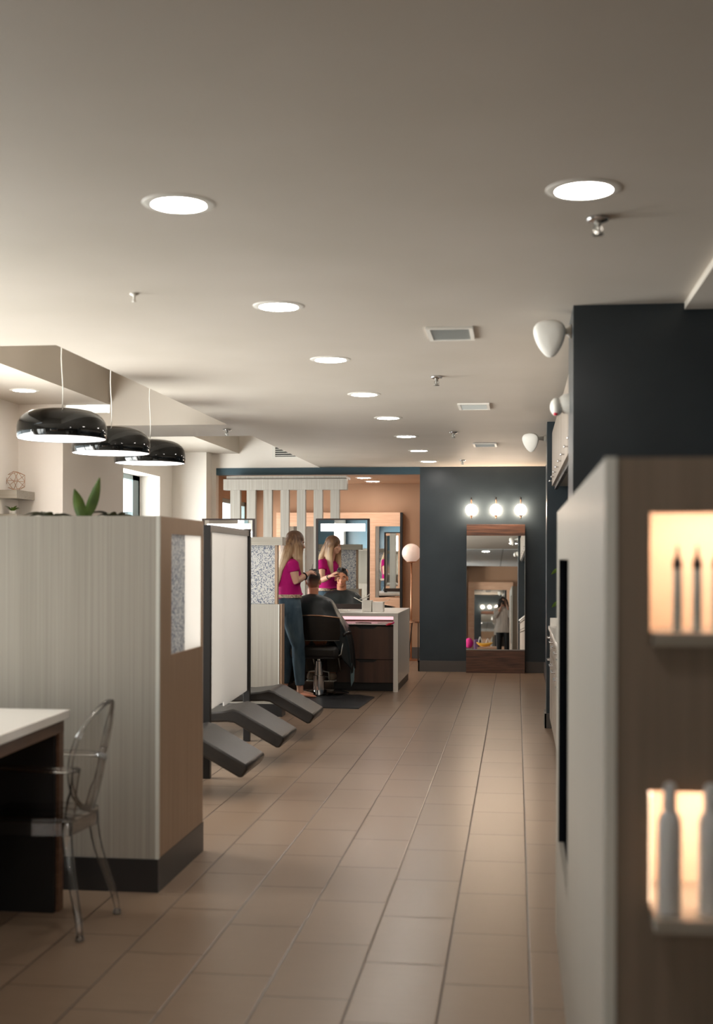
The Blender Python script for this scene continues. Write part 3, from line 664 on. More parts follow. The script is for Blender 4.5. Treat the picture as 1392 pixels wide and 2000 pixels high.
obj('pole', MB().lathe([(.012, .03), (.012, 1.45)], (lx, ly, 0), 12), 'brass', t, smooth=True)
obj('base', MB().lathe([(.001, 0), (.15, 0), (.15, .012), (.03, .03), (.001, .03)], (lx, ly, 0), 32), 'brass', t, smooth='auto')
t = thing('side_table', 'small round copper topped table around the foot of the globe lamp', 'side table', (-1.43, 18.8, 0))
obj('top', MB().lathe([(.001, .57), (.19, .57), (.19, .59), (.001, .59)], (-1.43, 18.8, 0), 32), 'brass', t)
for a in (.6, 2.7, 4.8):
    obj('leg', MB().tube([(-1.43+.10*math.cos(a), 18.8+.10*math.sin(a), .57), (-1.43+.17*math.cos(a), 18.8+.17*math.sin(a), 0)], .008, 8), 'black', t)

# ------------------------------------------------------------------ tall mirror with rustic wood ends, leaning
mt = math.radians(1.95); my = math.radians(.64)
t = thing('leaning_mirror', 'tall mirror between dark reclaimed wood boards, standing against the dark wall', 'mirror', (-.27, 16.99, 0))
def lean(mb):
    for v in mb.v:
        x, y, z = v; x -= -.27; y -= 16.99
        y, z = y*math.cos(mt)+z*math.sin(mt), z*math.cos(mt)-y*math.sin(mt)
        x, y = x*math.cos(my)-y*math.sin(my), x*math.sin(my)+y*math.cos(my)
        v.x, v.y, v.z = x-.27, y+16.99, z
    return mb
obj('top_board', lean(MB().box(-.655, .115, 16.99, 17.03, 1.815, 1.965)), 'rustic', t, bevel=.002)
obj('bottom_board', lean(MB().box(-.655, .115, 16.985, 17.03, 0.0, .30)), 'rustic', t, bevel=.002)
obj('glass', lean(MB().box(-.655, .115, 16.995, 17.005, .312, 1.815)), 'mirror', t)
obj('trim_strip', lean(MB().box(-.655, .115, 16.985, 17.0, .30, .312).box(.112, .118, 16.985, 17.0, .312, 1.815)), 'steel', t)
obj('backing', lean(MB().box(-.64, .10, 17.005, 17.02, .05, 1.9)), 'dark', t)
# three globe sconces
def sconce(x, label):
    t = thing('globe_sconce', label, 'wall lamp', (x, YB-.09, 2.15), 'three globe wall lamps over the tall mirror')
    y = YB-.09
    obj('globe', MB().ell((x, y, 2.155), (.076, .076, .076), n=28, m=16), 'globelight', t, smooth=True)
    obj('stem', MB().lathe([(.008, 2.225), (.008, 2.29)], (x, y, 0), 10).lathe([(.01, 0), (.01, .085)], (x, y, 2.27), 10, ax=(0, 1, 0)), 'brass', t, smooth='auto')
    obj('tip', MB().lathe([(.008, 2.29), (.012, 2.292), (.012, 2.32), (.004, 2.325)], (x, y, 0), 10), 'black', t)
    obj('bottom_cap', MB().lathe([(.03, 2.084), (.03, 2.078), (.012, 2.07), (.01, 2.045), (.002, 2.04)], (x, y, 0), 14), 'brass', t, smooth='auto')
    return t
g0 = sconce(-.594, 'lit globe wall lamp, left of the three above the tall mirror')
dup(g0, (-.27, YB-.09, 2.15), 'lit globe wall lamp, middle of the three above the tall mirror'); dup(g0, (.055, YB-.09, 2.15), 'lit globe wall lamp, right of the three above the tall mirror')

# ------------------------------------------------------------------ right: display block with lit niches
t = thing('display_unit', 'tall grey brown display unit with two lit niches in the right foreground', 'display unit', (.8, 3.8, 0))
BX = .164; BN = 2.42; BF = 5.22; BT = 1.70
sp = MB(); sp.box(BX, BX+.02, BN+.004, 4.12, 0, BT); sp.box(BX, BX+.02, 5.0, BF-.004, 0, BT); sp.box(BX, BX+.02, 4.12, 5.0, 0, .42); sp.box(BX, BX+.02, 4.12, 5.0, 1.51, BT)
obj('side_panel', sp, 'laminate', t)
obj('edge_band', MB().box(BX-.001, BX+.021, BN-.004, BN+.004, 0, BT+.001), 'edge', t)
obj('edge_band', MB().box(BX-.001, BX+.021, BF-.004, BF+.004, 0, BT+.001), 'edge', t)
obj('recess', MB().box(BX+.30, BX+.32, 4.12, 5.0, .42, 1.51).box(BX+.02, BX+.30, 4.10, 4.12, .40, 1.51).box(BX+.02, BX+.30, 5.0, 5.02, .40, 1.51).box(BX+.02, BX+.30, 4.12, 5.0, .40, .42).box(BX+.02, BX+.30, 4.12, 5.0, 1.51, 1.53), 'slotnavy', t)
obj('recess_edge', MB().box(BX+.0005, BX+.02, 4.995, 5.0, .42, 1.51).box(BX+.0005, BX+.02, 4.12, 5.0, 1.507, 1.51), 'slotnavy', t)
N1 = (.247, .72, 1.376, 1.598); N2 = (.245, .72, .868, 1.082); N3 = (.247, .72, .35, .56)
fp = MB(); x0 = BX+.021; XR = 1.6
fp.box(x0, .246, BN, BN+.02, 0, BT); fp.box(.72, XR, BN, BN+.02, 0, BT)
for za, zb in ((0, N3[2]-.025), (N3[3], N2[2]-.025), (N2[3], N1[2]-.025), (N1[3], BT)): fp.box(.246, .72, BN, BN+.02, za, zb)
obj('front_panel', fp, 'blockface', t)
obj('carcass', MB().box(x0, XR, 5.17, BF-.005, 0, BT-.02).box(x0, XR, BN+.02, BF-.005, BT-.02, BT-.001).box(XR-.02, XR, BN+.02, 5.17, 0, BT-.02), 'blockface', t)
for k, (xa, xb, za, zb) in enumerate((N1, N2, N3)):
    nb = MB(); nb.box(xa-.001, xb+.001, BN+.2, BN+.21, za-.02, zb); nb.box(xa-.012, xa, BN+.02, BN+.2, za, zb); nb.box(xb, xb+.012, BN+.02, BN+.2, za, zb); nb.box(xa, xb, BN+.02, BN+.2, zb+.022, zb+.034); nb.box(xa-.012, xb+.012, BN+.2, BN+.21, zb, zb+.034)
    n_ = obj('niche', nb, 'nichelining', t)
    obj('led_strip', MB().box(xa+.004, xb-.004, BN+.022, BN+.034, zb+.010, zb+.018), 'warmled', n_)
    if k: obj('side_strip', MB().box(xa+.001, xa+.007, BN+.03, BN+.12, za+.002, zb-.01), 'sidestrip', n_)
    obj('niche_shelf', MB().box(xa+.003, xb, BN-(.02 if k == 0 else .09), BN+.2, za-.024, za), 'laminateh', t)
def bottle(x, y, z, label, kind):
    if kind == 'tube':
        t = thing('product_bottle', label, 'bottle', (x, y, z), 'slim grey bottles in the upper lit niche')
        obj('body', MB().lathe([(.001, 0), (.0085, 0), (.0085, .118), (.007, .122)], (x, y, z), 16), 'slate', t, smooth='auto')
        obj('cap', MB().lathe([(.0088, .118), (.0088, .130), (.004, .142), (.0025, .155), (.001, .162)], (x, y, z), 14), 'blackp', t, smooth='auto')
    else:
        t = thing('product_bottle', label, 'bottle', (x, y, z), 'white bottles in the lower lit niche')
        obj('body', MB().lathe([(.001, .001), (.0205, .001), (.0215, .004), (.0215, .165), (.018, .178), (.012, .186)], (x, y, z), 24), 'bottlewhite', t, smooth='auto')
        obj('cap', MB().lathe([(.012, .186), (.0125, .225), (.009, .236), (.001, .239)], (x, y, z), 16), 'bottlewhite', t, smooth='auto')
        obj('print', MB().lathe([(.0217, .115), (.0217, .130)], (x, y, z), 24, cap=False).lathe([(.0217, .02), (.0217, .026)], (x, y, z), 24, cap=False), 'grille', t)
    return t
b0 = bottle(.299, BN+.03, 1.376, 'slim grey bottle with black pointed cap, leftmost in the upper niche', 'tube')
dup(b0, (.335, BN+.03, 1.376), 'slim grey bottle with black pointed cap, second in the upper niche'); dup(b0, (.371, BN+.03, 1.376), 'slim grey bottle with black pointed cap, cut by the right picture edge')
b0 = bottle(.278, BN-.04, .868, 'white product bottle, left one in the lower niche', 'w'); dup(b0, (.350, BN-.04, .868), 'white product bottle, right one in the lower niche at the picture edge')
tag(obj('pump_bottle', MB().lathe([(.001, .35), (.025, .35), (.026, .56), (.01, .60), (.01, .63), (.02, .635), (.02, .655), (.001, .66)], (.355, BN-.04, 0), 20), 'blackp', smooth='auto'), 'black bottle top just showing in the bottom right corner', 'bottle')

# ------------------------------------------------------------------ wedge speakers on the wall ends
def speaker(c, s, aim, label, armx):
    c = Vector(c)
    t = thing('wall_speaker', label, 'speaker', c, 'white wedge speakers on the right wall')
    # rounded three cornered body: a bulged triangle facing aim
    Z = Vector(aim).normalized(); Y = (Vector((0, 0, 1))-Z*Z.z).normalized(); X = Y.cross(Z)
    def rad(a):
        return .98*(.55*sum(max(0, math.cos(a-f0))**2.2 for f0 in (PI/2, PI/2+2*PI/3, PI/2-2*PI/3))**(-1/2.2)+.55)
    n = 36; vs = []; fs = []
    levels = [(.30, -.62), (.55, -.55), (.80, -.30), (.97, .05), (1.0, .28), (.90, .38), (.55, .46), (.02, .50)]
    for q, h in levels:
        for i in range(n):
            a = 2*PI*i/n; r = s*q*rad(a)
            vs.append(c+X*(r*math.cos(a))+Y*(r*math.sin(a)*1.18)+Z*(h*s*1.3))
    for k in range(len(levels)-1):
        for i in range(n): fs.append((k*n+i, k*n+(i+1) % n, (k+1)*n+(i+1) % n, (k+1)*n+i))
    fs += [tuple(reversed(range(n))), tuple((len(levels)-1)*n+i for i in range(n))]
    obj('body', MB().add(vs, fs), 'white', t, smooth=True)
    w = Vector((armx, c.y+.04, c.z+s*.45))
    obj('bracket', MB().tube([c+Vector((s*.4, .02, s*.2)), Vector((c.x+s*1.1, c.y+.04, c.z+s*.45)), w], [s*.3, s*.26, s*.34], 12).lathe([(s*.25, -s*.35), (s*.5, -s*.12), (s*.55, 0)], w, 20, ax=(1, 0, 0)), 'white', t, smooth=True)
    return t
sp1 = speaker((.166, 6.45, 2.62), .066, (-.25, -1, -.25), 'white wedge speaker nearest the camera, high on the dark wall end', .27)
sp3 = speaker((.13, 11.7, 2.575), .062, (-.3, -1, -.3), 'white wedge speaker on the farther dark wall end', .262)
t = thing('wall_speaker', 'round white speaker seen between the two wedge speakers', 'speaker', (.245, 6.72, 2.33))
obj('body', MB().ell((.205, 6.72, 2.30), (.034, .045, .048)), 'white', t, smooth=True)
obj('bracket', MB().lathe([(.03, -.055), (.05, -.03), (.054, 0)], (.27, 6.72, 2.315), 20, ax=(1, 0, 0)), 'white', t, smooth='auto')
obj('lens', MB().ell((.20, 6.70, 2.262), (.012, .012, .01)), 'red', t, smooth=True)

# ------------------------------------------------------------------ cabinet bay
def cab(y0, y1, label):
    t = thing('upper_cabinet', label, 'cabinet', (.6, (y0+y1)/2, 2.156), 'pale upper cabinets in the right bay')
    obj('carcass', MB().box(.33, .9, y0+.002, y1-.002, 2.156, 2.63), 'laminate', t)
    for a, b in ((y0, (y0+y1)/2), ((y0+y1)/2, y1)):
        d = obj('door', MB().box(.312, .33, a+.003, b-.003, 2.156, 2.63), 'taupe', t)
        obj('knob', MB().lathe([(.004, 0), (.004, .015), (.01, .018), (.009, .026), (.001, .028)], (.312, b-.06, 2.20), 12, ax=(-1, 0, 0)), 'chrome', d, smooth=True)
    obj('under_rail', MB().box(.335, .36, y0+.01, y1-.01, 2.125, 2.156), 'black', t)
    return t
c0 = cab(10.35, 11.5, 'far upper cabinet with pale doors beside the dark wall end')
dup(c0, (.6, 9.77, 2.156), 'middle upper cabinet with pale doors on the right'); dup(c0, (.6, 8.6, 2.156), 'near upper cabinet with pale doors, cut by the dark wall end')
dup(c0, (.6, 7.43, 2.156), 'upper cabinet with pale doors hidden behind the near dark wall end')
tag(obj('worktop', MB().box(.284, .9, 6.85, 11.52, .885, .915), 'stone', bevel=.002), 'white counter running along the right bay between the dark wall ends', 'worktop')
tag(obj('backsplash', MB().box(.30, .9, 11.52, 11.545, .915, .985), 'stone'), 'short white upstand at the far end of the right counter', 'upstand')
def bcab(y0, y1, label):
    t = thing('base_cabinet', label, 'cabinet', (.6, (y0+y1)/2, 0), 'pale base cabinets in the right bay')
    obj('carcass', MB().box(.315, .9, y0+.002, y1-.002, .09, .885), 'laminate', t); obj('plinth', MB().box(.36, .9, y0, y1, 0, .09), 'kick', t)
    for za, zb in ((.70, .88), (.10, .69)):
        d = obj('drawer_front' if za > .5 else 'door', MB().box(.298, .315, y0+.004, y1-.004, za, zb), 'taupe', t)
        obj('handle', MB().tube([(.298, (y0+y1)/2-.08, zb-.05), (.272, (y0+y1)/2-.08, zb-.05), (.272, (y0+y1)/2+.08, zb-.05), (.298, (y0+y1)/2+.08, zb-.05)], .006, 8), 'chrome', d)
    return t
k0 = bcab(10.9, 11.5, 'base cabinet at the far end under the right counter')
for i, nm in enumerate(['second', 'third', 'fourth', 'fifth', 'sixth', 'seventh']): dup(k0, (.6, 10.58-i*.62, 0), nm+' base cabinet from the far end under the right counter')
t = thing('trailing_plant', 'trailing vine with pale green leaves hanging at the far end of the bay', 'plant', (.36, 11.4, .915))
obj('stem', MB().tube(bz([(.40, 11.4, .93), (.37, 11.4, 1.2), (.40, 11.35, 1.4), (.36, 11.4, 1.62)]), .004, 6), 'darkleaf', t)
obj('vase', MB().lathe([(.001, 0), (.04, 0), (.05, .08), (.03, .14), (.02, .14)], (.41, 11.4, .915), 18), 'white', t, smooth=True)
for (z, dx) in ((1.43, -.07), (1.14, -.065), (1.30, .05), (1.55, .04), (1.02, .05)):
    obj('leaf', leaf((.375, 11.38, z), (.375+dx, 11.36, z-.055), .018, up=(0, 1, .3)), 'leaf', t, smooth=True)

# ------------------------------------------------------------------ black mat
tag(obj('floor_mat', MB().prism([(-2.75, 12.78), (-1.56, 12.72), (-1.56, 12.78), (-1.52, 13.80), (-1.70, 13.98), (-2.75, 13.98)], .001, .010, 'z'), 'rug'), 'black rubber mat on the floor in front of the styling chair', 'mat')
# ------------------------------------------------------------------ styling chairs
def styling_chair(cx, cy, rz, label):
    t = thing('styling_chair', label, 'salon chair', (0, 0, 0), 'black hydraulic styling chairs')
    o = Vector((0, 0, 0))
    obj('base', MB().lathe([(.001, 0), (.33, 0), (.335, .008), (.32, .016), (.12, .03), (.06, .045), (.001, .045)], o, 48), 'chrome', t, smooth='auto')
    obj('column', MB().lathe([(.065, .04), (.065, .20), (.05, .205), (.05, .36), (.03, .365), (.03, .42)], o, 28), 'chrome', t, smooth='auto')
    obj('foot_pedal', MB().tube([(-.05, 0, .25), (-.11, 0, .24), (-.12, 0, .14), (.12, 0, .14), (.11, 0, .24), (.05, 0, .25)], .009, 8), 'steel', t)
    obj('seat', MB().box(-.27, .27, -.26, .27, .40, .54), 'leather', t, bevel=.04, smooth='auto')
    bk = MB(); n = 14; vs = []; fs = []
    for j, z in enumerate((.60, .66, .80, .865, .885)):
        for i in range(n+1):
            a = -1+2*i/n; r = 1 if j not in (0, 4) else .93
            vs.append((a*.285*r, -.27-.035*(z-.6)/.28+.10*a*a, z-(.03*a*a if j > 2 else 0)))
    for j in range(4):
        for i in range(n): fs.append((j*(n+1)+i, j*(n+1)+i+1, (j+1)*(n+1)+i+1, (j+1)*(n+1)+i))
    bk.add(vs, fs); m = len(vs); bk.add([(v[0]*.94, v[1]+.07, v[2]) for v in vs], [tuple(reversed(f)) for f in fs])
    rim = [0+i for i in range(n+1)]+[j*(n+1)+n for j in range(1, 5)]+[4*(n+1)+i for i in range(n-1, -1, -1)]+[j*(n+1) for j in range(3, 0, -1)]
    bk.f += [(rim[i], rim[(i+1) % len(rim)], rim[(i+1) % len(rim)]+m, rim[i]+m) for i in range(len(rim))]
    br = obj('backrest', bk, 'leather', t, smooth='auto')
    obj('chrome_trim', MB().tube([(a*.288, -.275-.035+.10*a*a, .878-.03*a*a) for a in [-1+2*i/n for i in range(n+1)]], .007, 8), 'brass', br, smooth=True)
    obj('piping', MB().tube([(a*.28, -.275+.10*a*a, .602) for a in [-1+2*i/n for i in range(n+1)]], .004, 8), 'grey', br, smooth=True)
    for s in (-1, 1):
        obj('armrest', MB().tube([(s*.31, -.13, .66), (s*.315, .03, .67), (s*.30, .2, .66)], [.03, .033, .03], 12, ry=.02), 'leather', t, smooth=True)
        obj('arm_support', MB().tube([(s*.31, .16, .655), (s*.30, .20, .45), (s*.26, .22, .42)], .009, 8), 'steel', t, smooth=True)
        obj('arm_support', MB().tube([(s*.31, -.10, .655), (s*.29, -.16, .45), (s*.25, -.18, .43)], .009, 8), 'steel', t, smooth=True)
    obj('footrest', MB().tube([(-.15, .26, .42), (-.14, .50, .14), (.14, .50, .14), (.15, .26, .42)], .01, 8), 'steel', t, smooth=True)
    t.location = (cx, cy, 0); t.rotation_euler.z = rz
    return t
CXc, CYc = -2.165, 14.02
ch = styling_chair(CXc, CYc, math.radians(-6), 'black styling chair holding the caped client')
c2 = copy_tree(ch); c2.location = (-1.93, 17.2, 0); c2.rotation_euler.z = PI; c2['label'] = 'empty black styling chair on the far side of the counter'
ch.location.z = .011
ob = [c for c in ch.children if c.name.startswith('seat')][0]

# ------------------------------------------------------------------ people
class Frame:
    """local frame: f forward, r right, z up, standing at base"""
    def __init__(s, base, ang): s.b = Vector(base); s.f = Vector((math.cos(ang), math.sin(ang), 0)); s.r = Vector((math.sin(ang), -math.cos(ang), 0)); s.u = Vector((0, 0, 1))
    def p(s, f, r, z): return s.b+s.f*f+s.r*r+s.u*z
    def rot(s, pitch=0):
        fw = s.f*math.cos(pitch)+s.u*math.sin(pitch); up = s.u*math.cos(pitch)-s.f*math.sin(pitch)
        return Matrix((fw, s.r, up)).transposed()
def head(mb, fr, c, s=1.0, pitch=0, ears=True):
    """c: centre of cranium in world, fr gives facing; s scales a 0.23 m head"""
    R = fr.rot(pitch); P = lambda f, r, z: Vector(c)+R @ Vector((f*s, r*s, z*s))
    mb.ell(P(-.012, 0, .018), (.098*s, .076*s, .094*s), R)
    mb.ell(P(.028, 0, -.045), (.062*s, .058*s, .075*s), R)
    mb.ell(P(.050, 0, -.098), (.036*s, .036*s, .024*s), R)
    mb.ell(P(.070, 0, .012), (.022*s, .052*s, .018*s), R)
    mb.tube([P(.078, 0, .0), P(.096, 0, -.024), P(.108, 0, -.042), P(.09, 0, -.052)], [.008*s, .0095*s, .013*s, .012*s], 10)
    mb.tube([P(.082, .024, -.072), P(.091, 0, -.070), P(.082, -.024, -.072)], [.006*s, .010*s, .006*s], 10)
    mb.tube([P(.081, .020, -.082), P(.088, 0, -.083), P(.081, -.020, -.082)], [.006*s, .010*s, .006*s], 10)
    for q in (-1, 1):
        mb.ell(P(.058, .042*q, -.03), (.024*s, .02*s, .02*s), R)
        if ears: mb.ell(P(-.008, .079*q, -.018), (.020*s, .010*s, .033*s), R)
    return P
def face_parts(parent, P, s=1.0, iris=(70, 90, 100), brow=(90, 64, 44)):
    ir = mat('iris', lin(*iris), .2); bm = mat('brow_hair', lin(*brow), .8); lp = mat('lip_tone', lin(186, 104, 94), .5)
    for q in (-1, 1):
        e = obj('eye', MB().ell(P(.074, .031*q, -.010), (.0125*s, .0125*s, .0075*s), n=16, m=10), 'eyewhite', parent, smooth=True)
        obj('iris', MB().ell(P(.0835, .031*q, -.010), (.0045*s, .0062*s, .0062*s), n=12, m=8), ir, e, smooth=True)
        obj('eyebrow', MB().tube([P(.090, .016*q, .014), P(.089, .033*q, .019), P(.078, .050*q, .013)], [.0035*s, .0045*s, .003*s], 8), bm, parent, smooth=True)
    obj('lips', MB().tube([P(.087, .020, -.077), P(.0985, 0, -.075), P(.087, -.020, -.077)], [.003*s, .0065*s, .003*s], 8), lp, parent, smooth=True)
def hand(mb, wrist, direction, palm_n, s=1.0, curl=.5, spread=.10, thumb=1):
    """wrist point, finger direction, palm normal; thumb = +1/-1 picks the side"""
    d = Vector(direction).normalized(); n = Vector(palm_n); n = (n-d*n.dot(d)).normalized(); sd = d.cross(n)*thumb
    w = Vector(wrist)
    mb.tube([w, w+d*.02*s, w+d*.05*s, w+d*.088*s], [.022*s, .030*s, .038*s, .036*s], 12, ry=[.018*s, .017*s, .015*s, .013*s], side=sd)
    lens = [.062, .072, .068, .052]
    for k in range(4):
        off = (1.5-k)*.0215*s
        b = w+d*.082*s+sd*off; dd = (d+sd*spread*(1.5-k)).normalized(); L = lens[k]*s; pts = [b]; a = 0
        for seg, fr in enumerate((.45, .30, .25)):
            a += curl*(.6+.3*seg); q = dd*math.cos(a)+n*math.sin(a); pts.append(pts[-1]+q*L*fr*1.05)
        mb.tube(pts, [.0093*s, .0088*s, .0080*s, .0065*s], 8)
    b = w+d*.022*s+sd*.026*s
    mb.tube([b, b+(sd*.8+d*.7)*.030*s+n*.006*s, b+(sd*.8+d*1.4)*.038*s+n*.016*s*(1+curl), b+(sd*.6+d*1.9)*.044*s+n*.024*s*(1+curl)], [.013*s, .012*s, .010*s, .008*s], 8)

# --- the hairdresser
fw = Frame((-2.405, 13.72, 0), math.radians(28))
wt = thing('person', 'standing person with long blonde hair, magenta top and jeans cutting hair', 'person', (-2.405, 13.72, 0))
B = MB(); p = fw.p
B.tube([p(-.03, 0, .90), p(-.055, 0, 1.0), p(-.055, 0, 1.10), p(-.05, 0, 1.22), p(-.04, 0, 1.34), p(-.05, 0, 1.44), p(-.03, 0, 1.49)], [.115, .12, .10, .10, .115, .09, .05], 20, ry=[.155, .16, .125, .13, .155, .165, .06], side=fw.f)
B.tube([p(-.035, 0, 1.46), p(-.01, 0, 1.53), p(.015, 0, 1.60)], [.055, .048, .05], 14)
fh = Frame((0, 0, 0), math.radians(6)); HC = p(.035, 0, 1.685); HP = head(B, fh, HC, .93, pitch=math.radians(-12), ears=False)
SR = p(-.055, .155, 1.435); ER = Vector((-2.345, 13.56, 1.262)); WR = Vector((-2.245, 13.78, 1.345))
B.tube([p(-.045, .12, 1.44), SR, (SR+ER)/2+Vector((0, 0, -.005)), ER, ER.lerp(WR, .35), ER.lerp(WR, .7), WR], [.05, .054, .047, .042, .041, .032, .024], 14)
hand(B, WR, (.30, .75, .22), (-.2, .2, -1), .92, curl=.7, thumb=-1)
SL = p(-.045, -.165, 1.435); EL = Vector((-2.50, 13.98, 1.22)); WL = Vector((-2.375, 14.12, 1.275))
B.tube([p(-.045, -.12, 1.44), SL, (SL+EL)/2, EL, EL.lerp(WL, .35), EL.lerp(WL, .7), WL], [.05, .052, .045, .040, .039, .031, .023], 14)
hand(B, WL, (.13, .0, .085), (.4, -.35, -.8), .92, curl=.35, thumb=1)
# legs: near leg (right) under the body, far leg set back
RH = Vector((-2.412, 13.64, .93)); RK = Vector((-2.335, 13.66, .53)); RA = Vector((-2.318, 13.68, .10))
LHh = Vector((-2.475, 13.80, .93)); LK = Vector((-2.50, 13.88, .50)); LA = Vector((-2.53, 13.92, .10))
for H_, K_, A_ in ((RH, RK, RA), (LHh, LK, LA)):
    B.tube([H_, H_.lerp(K_, .5), K_, K_.lerp(A_, .3), K_.lerp(A_, .7), A_, A_-Vector((0, 0, .06))], [.09, .076, .055, .056, .045, .036, .036], 14)
    B.tube([A_+fw.f*-.03-Vector((0, 0, .065)), A_+fw.f*.05-Vector((0, 0, .06)), A_+fw.f*.15-Vector((0, 0, .075))], [.03, .033, .02], 10)
wb = obj('body', B, 'skin', wt, voxel=.0065, sm=4)
face_parts(wt, HP, .93)
T = MB()   # top
T.tube([p(-.040, 0, 1.085), p(-.048, 0, 1.12), p(-.052, 0, 1.22), p(-.042, 0, 1.33), p(-.048, 0, 1.42), p(-.045, 0, 1.475), p(-.03, 0, 1.50)], [.158, .142, .126, .138, .112, .08, .06], 24, ry=[.165, .15, .146, .165, .17, .12, .07], side=fw.f)
for sgn, S_, E_ in ((1, SR, ER), (-1, SL, EL)):
    T.tube([p(-.045, .09*sgn, 1.44), S_+Vector((0, 0, .006)), S_.lerp(E_, .40)], [.066, .066, .064], 16)
obj('top', T, 'magenta', wt, voxel=.008, sm=5)
J = MB()
J.tube([p(-.06, 0, 1.10), p(-.06, 0, 1.02), p(-.055, 0, .93), p(-.04, 0, .86)], [.125, .142, .142, .10], 24, ry=[.15, .172, .178, .15], side=fw.f)
for H_, K_, A_ in ((RH, RK, RA), (LHh, LK, LA)):
    H2 = H_+Vector((0, 0, .04))
    J.tube([H2, H_.lerp(K_, .25), H_.lerp(K_, .6), K_+Vector((0, 0, .04)), K_, K_.lerp(A_, .3), K_.lerp(A_, .7), A_+Vector((0, 0, .035))], [.112, .11, .09, .074, .070, .072, .058, .050], 18)
jn = obj('jeans', J, 'denim', wt, voxel=.008, sm=4)
obj('back_pocket', MB().obox(p(-.115, .135, .985), fw.f*.055+Vector((0, 0, .006)), Vector((0, 0, .058)), fw.r*.004), 'denim', jn)
BT_ = MB().tube([p(-.06+.132*math.cos(a), .158*math.sin(a), 1.098+.004*math.cos(a)) for a in [2*PI*k/28 for k in range(29)]], .004, 8, ry=.016, side=fw.u*0+Vector((.3, .3, .01)))
M['belt'] = grain(mat('snakeskin_belt', lin(190, 160, 132), .5), lin(120, 96, 80), lin(226, 200, 174), (60, 60, 60), 2)
bt = MB(); vs = []; n = 32
for z, k in ((1.083, 1.0), (1.118, 1.0), (1.118, .96), (1.083, .96)):
    for i in range(n):
        a = 2*PI*i/n; vs.append(p(-.06+.148*k*math.cos(a), .176*k*math.sin(a), z))
bt.add(vs, [(q*n+i, q*n+(i+1) % n, ((q+1) % 4)*n+(i+1) % n, ((q+1) % 4)*n+i) for q in range(4) for i in range(n)])
obj('belt', bt, 'belt', wt, smooth='auto')
for A_ in (RA, LA):
    sh = MB(); g0 = Vector((A_.x, A_.y, .012))
    df = Vector((.90, -.42, 0)).normalized() if A_ is RA else fw.f
    sh.tube([g0-df*.05+Vector((0, 0, .02)), g0+Vector((0, 0, .022)), g0+df*.09+Vector((0, 0, .018)), g0+df*.17+Vector((0, 0, .012)), g0+df*.205+Vector((0, 0, .010))], [.028, .038, .042, .034, .012], 14, ry=[.022, .026, .022, .016, .008], side=fw.r)
    obj('shoe', sh, 'peachshoe', wt, smooth=True)
# hair: cap and long fall
Hh = MB(); R = fh.rot(math.radians(-12))
Hh.ell(HC+R @ Vector((-.024, 0, .028)), (.105, .092, .096), R)
Hh.tube([HC+R @ Vector((-.04, 0, .05)), p(-.055, .0, 1.62), p(-.115, .0, 1.50), p(-.17, .0, 1.38), p(-.185, .0, 1.27), p(-.19, .0, 1.20)], [.07, .085, .062, .045, .030, .008], 20, ry=[.09, .115, .135, .12, .09, .04], side=fw.f)
Hh.tube([HC+R @ Vector((-.01, .055, .04)), p(.03, .085, 1.64), p(.02, .095, 1.54), p(.035, .10, 1.44), p(.055, .09, 1.36), p(.07, .08, 1.29)], [.05, .062, .060, .045, .030, .008], 16, ry=[.03, .03, .03, .03, .022, .008], side=fw.f)
Hh.tube([HC+R @ Vector((-.01, -.055, .04)), p(.03, -.085, 1.64), p(.02, -.095, 1.54), p(.045, -.10, 1.42), p(.06, -.09, 1.33), p(.07, -.08, 1.27)], [.05, .062, .060, .045, .030, .008], 16, ry=[.03, .03, .03, .03, .022, .008], side=fw.f)
obj('hair', Hh, 'blonde', wt, voxel=.008, sm=3)
sc = ER.lerp(WR, .62); dd = (WR-ER).normalized()
obj('scrunchie', MB().tube([sc+(dd.orthogonal().normalized()*math.cos(a)+dd.cross(dd.orthogonal().normalized())*math.sin(a))*.036 for a in [2*PI*k/20 for k in range(21)]], .010, 8), 'blackp', wt, smooth=True)
sc = EL.lerp(WL, .86); dd = (WL-EL).normalized()
obj('watch', MB().tube([sc-dd*.008, sc+dd*.008], .029, 16).obox(sc+Vector((0, -.012, .024)), dd*.018, dd.cross(fw.u).normalized()*.016, Vector((0, 0, .007))), 'blackp', wt, smooth='auto')

# --- the client, seated, facing the mirror
fm = Frame((-2.235, 14.02, 0), math.radians(84)); q = fm.p
mt_ = thing('person', 'seated client with short dark hair, seen from behind under a black cape', 'person', (-2.235, 14.02, 0))
B = MB()
B.tube([q(-.10, 0, .60), q(-.09, 0, .75), q(-.06, 0, .92), q(-.03, 0, 1.03), q(-.01, 0, 1.08)], [.13, .12, .125, .10, .06], 20, ry=[.17, .16, .18, .165, .09], side=fm.f)
B.tube([q(-.01, 0, 1.05), q(.0, 0, 1.12), q(.01, 0, 1.18)], [.066, .060, .062], 16)
MC = q(.03, 0, 1.262); MP = head(B, fm, MC, 1.0, pitch=math.radians(-2))
for s in (-1, 1):
    B.tube([q(-.03, .12*s, 1.01), q(-.02, .175*s, .985), q(.02, .215*s, .85), q(.08, .245*s, .73), q(.20, .22*s, .71), q(.31, .17*s, .70)], [.06, .06, .05, .044, .036, .027], 14)
    hand(B, q(.31, .17*s, .70), fm.f-fm.r*.3*s, -fm.u, 1.0, curl=.4, thumb=-s)
    B.tube([q(-.05, .10*s, .60), q(.20, .11*s, .62), q(.40, .13*s, .59), q(.43, .13*s, .52), q(.41, .125*s, .32), q(.40, .125*s, .20)], [.095, .088, .066, .06, .052, .038], 16)
obj('body', B, 'skinman', mt_, voxel=.0065, sm=4)
face_parts(mt_, MP, 1.0, (80, 80, 70), (60, 40, 30))
Hm = MB(); Rm = fm.rot(0)
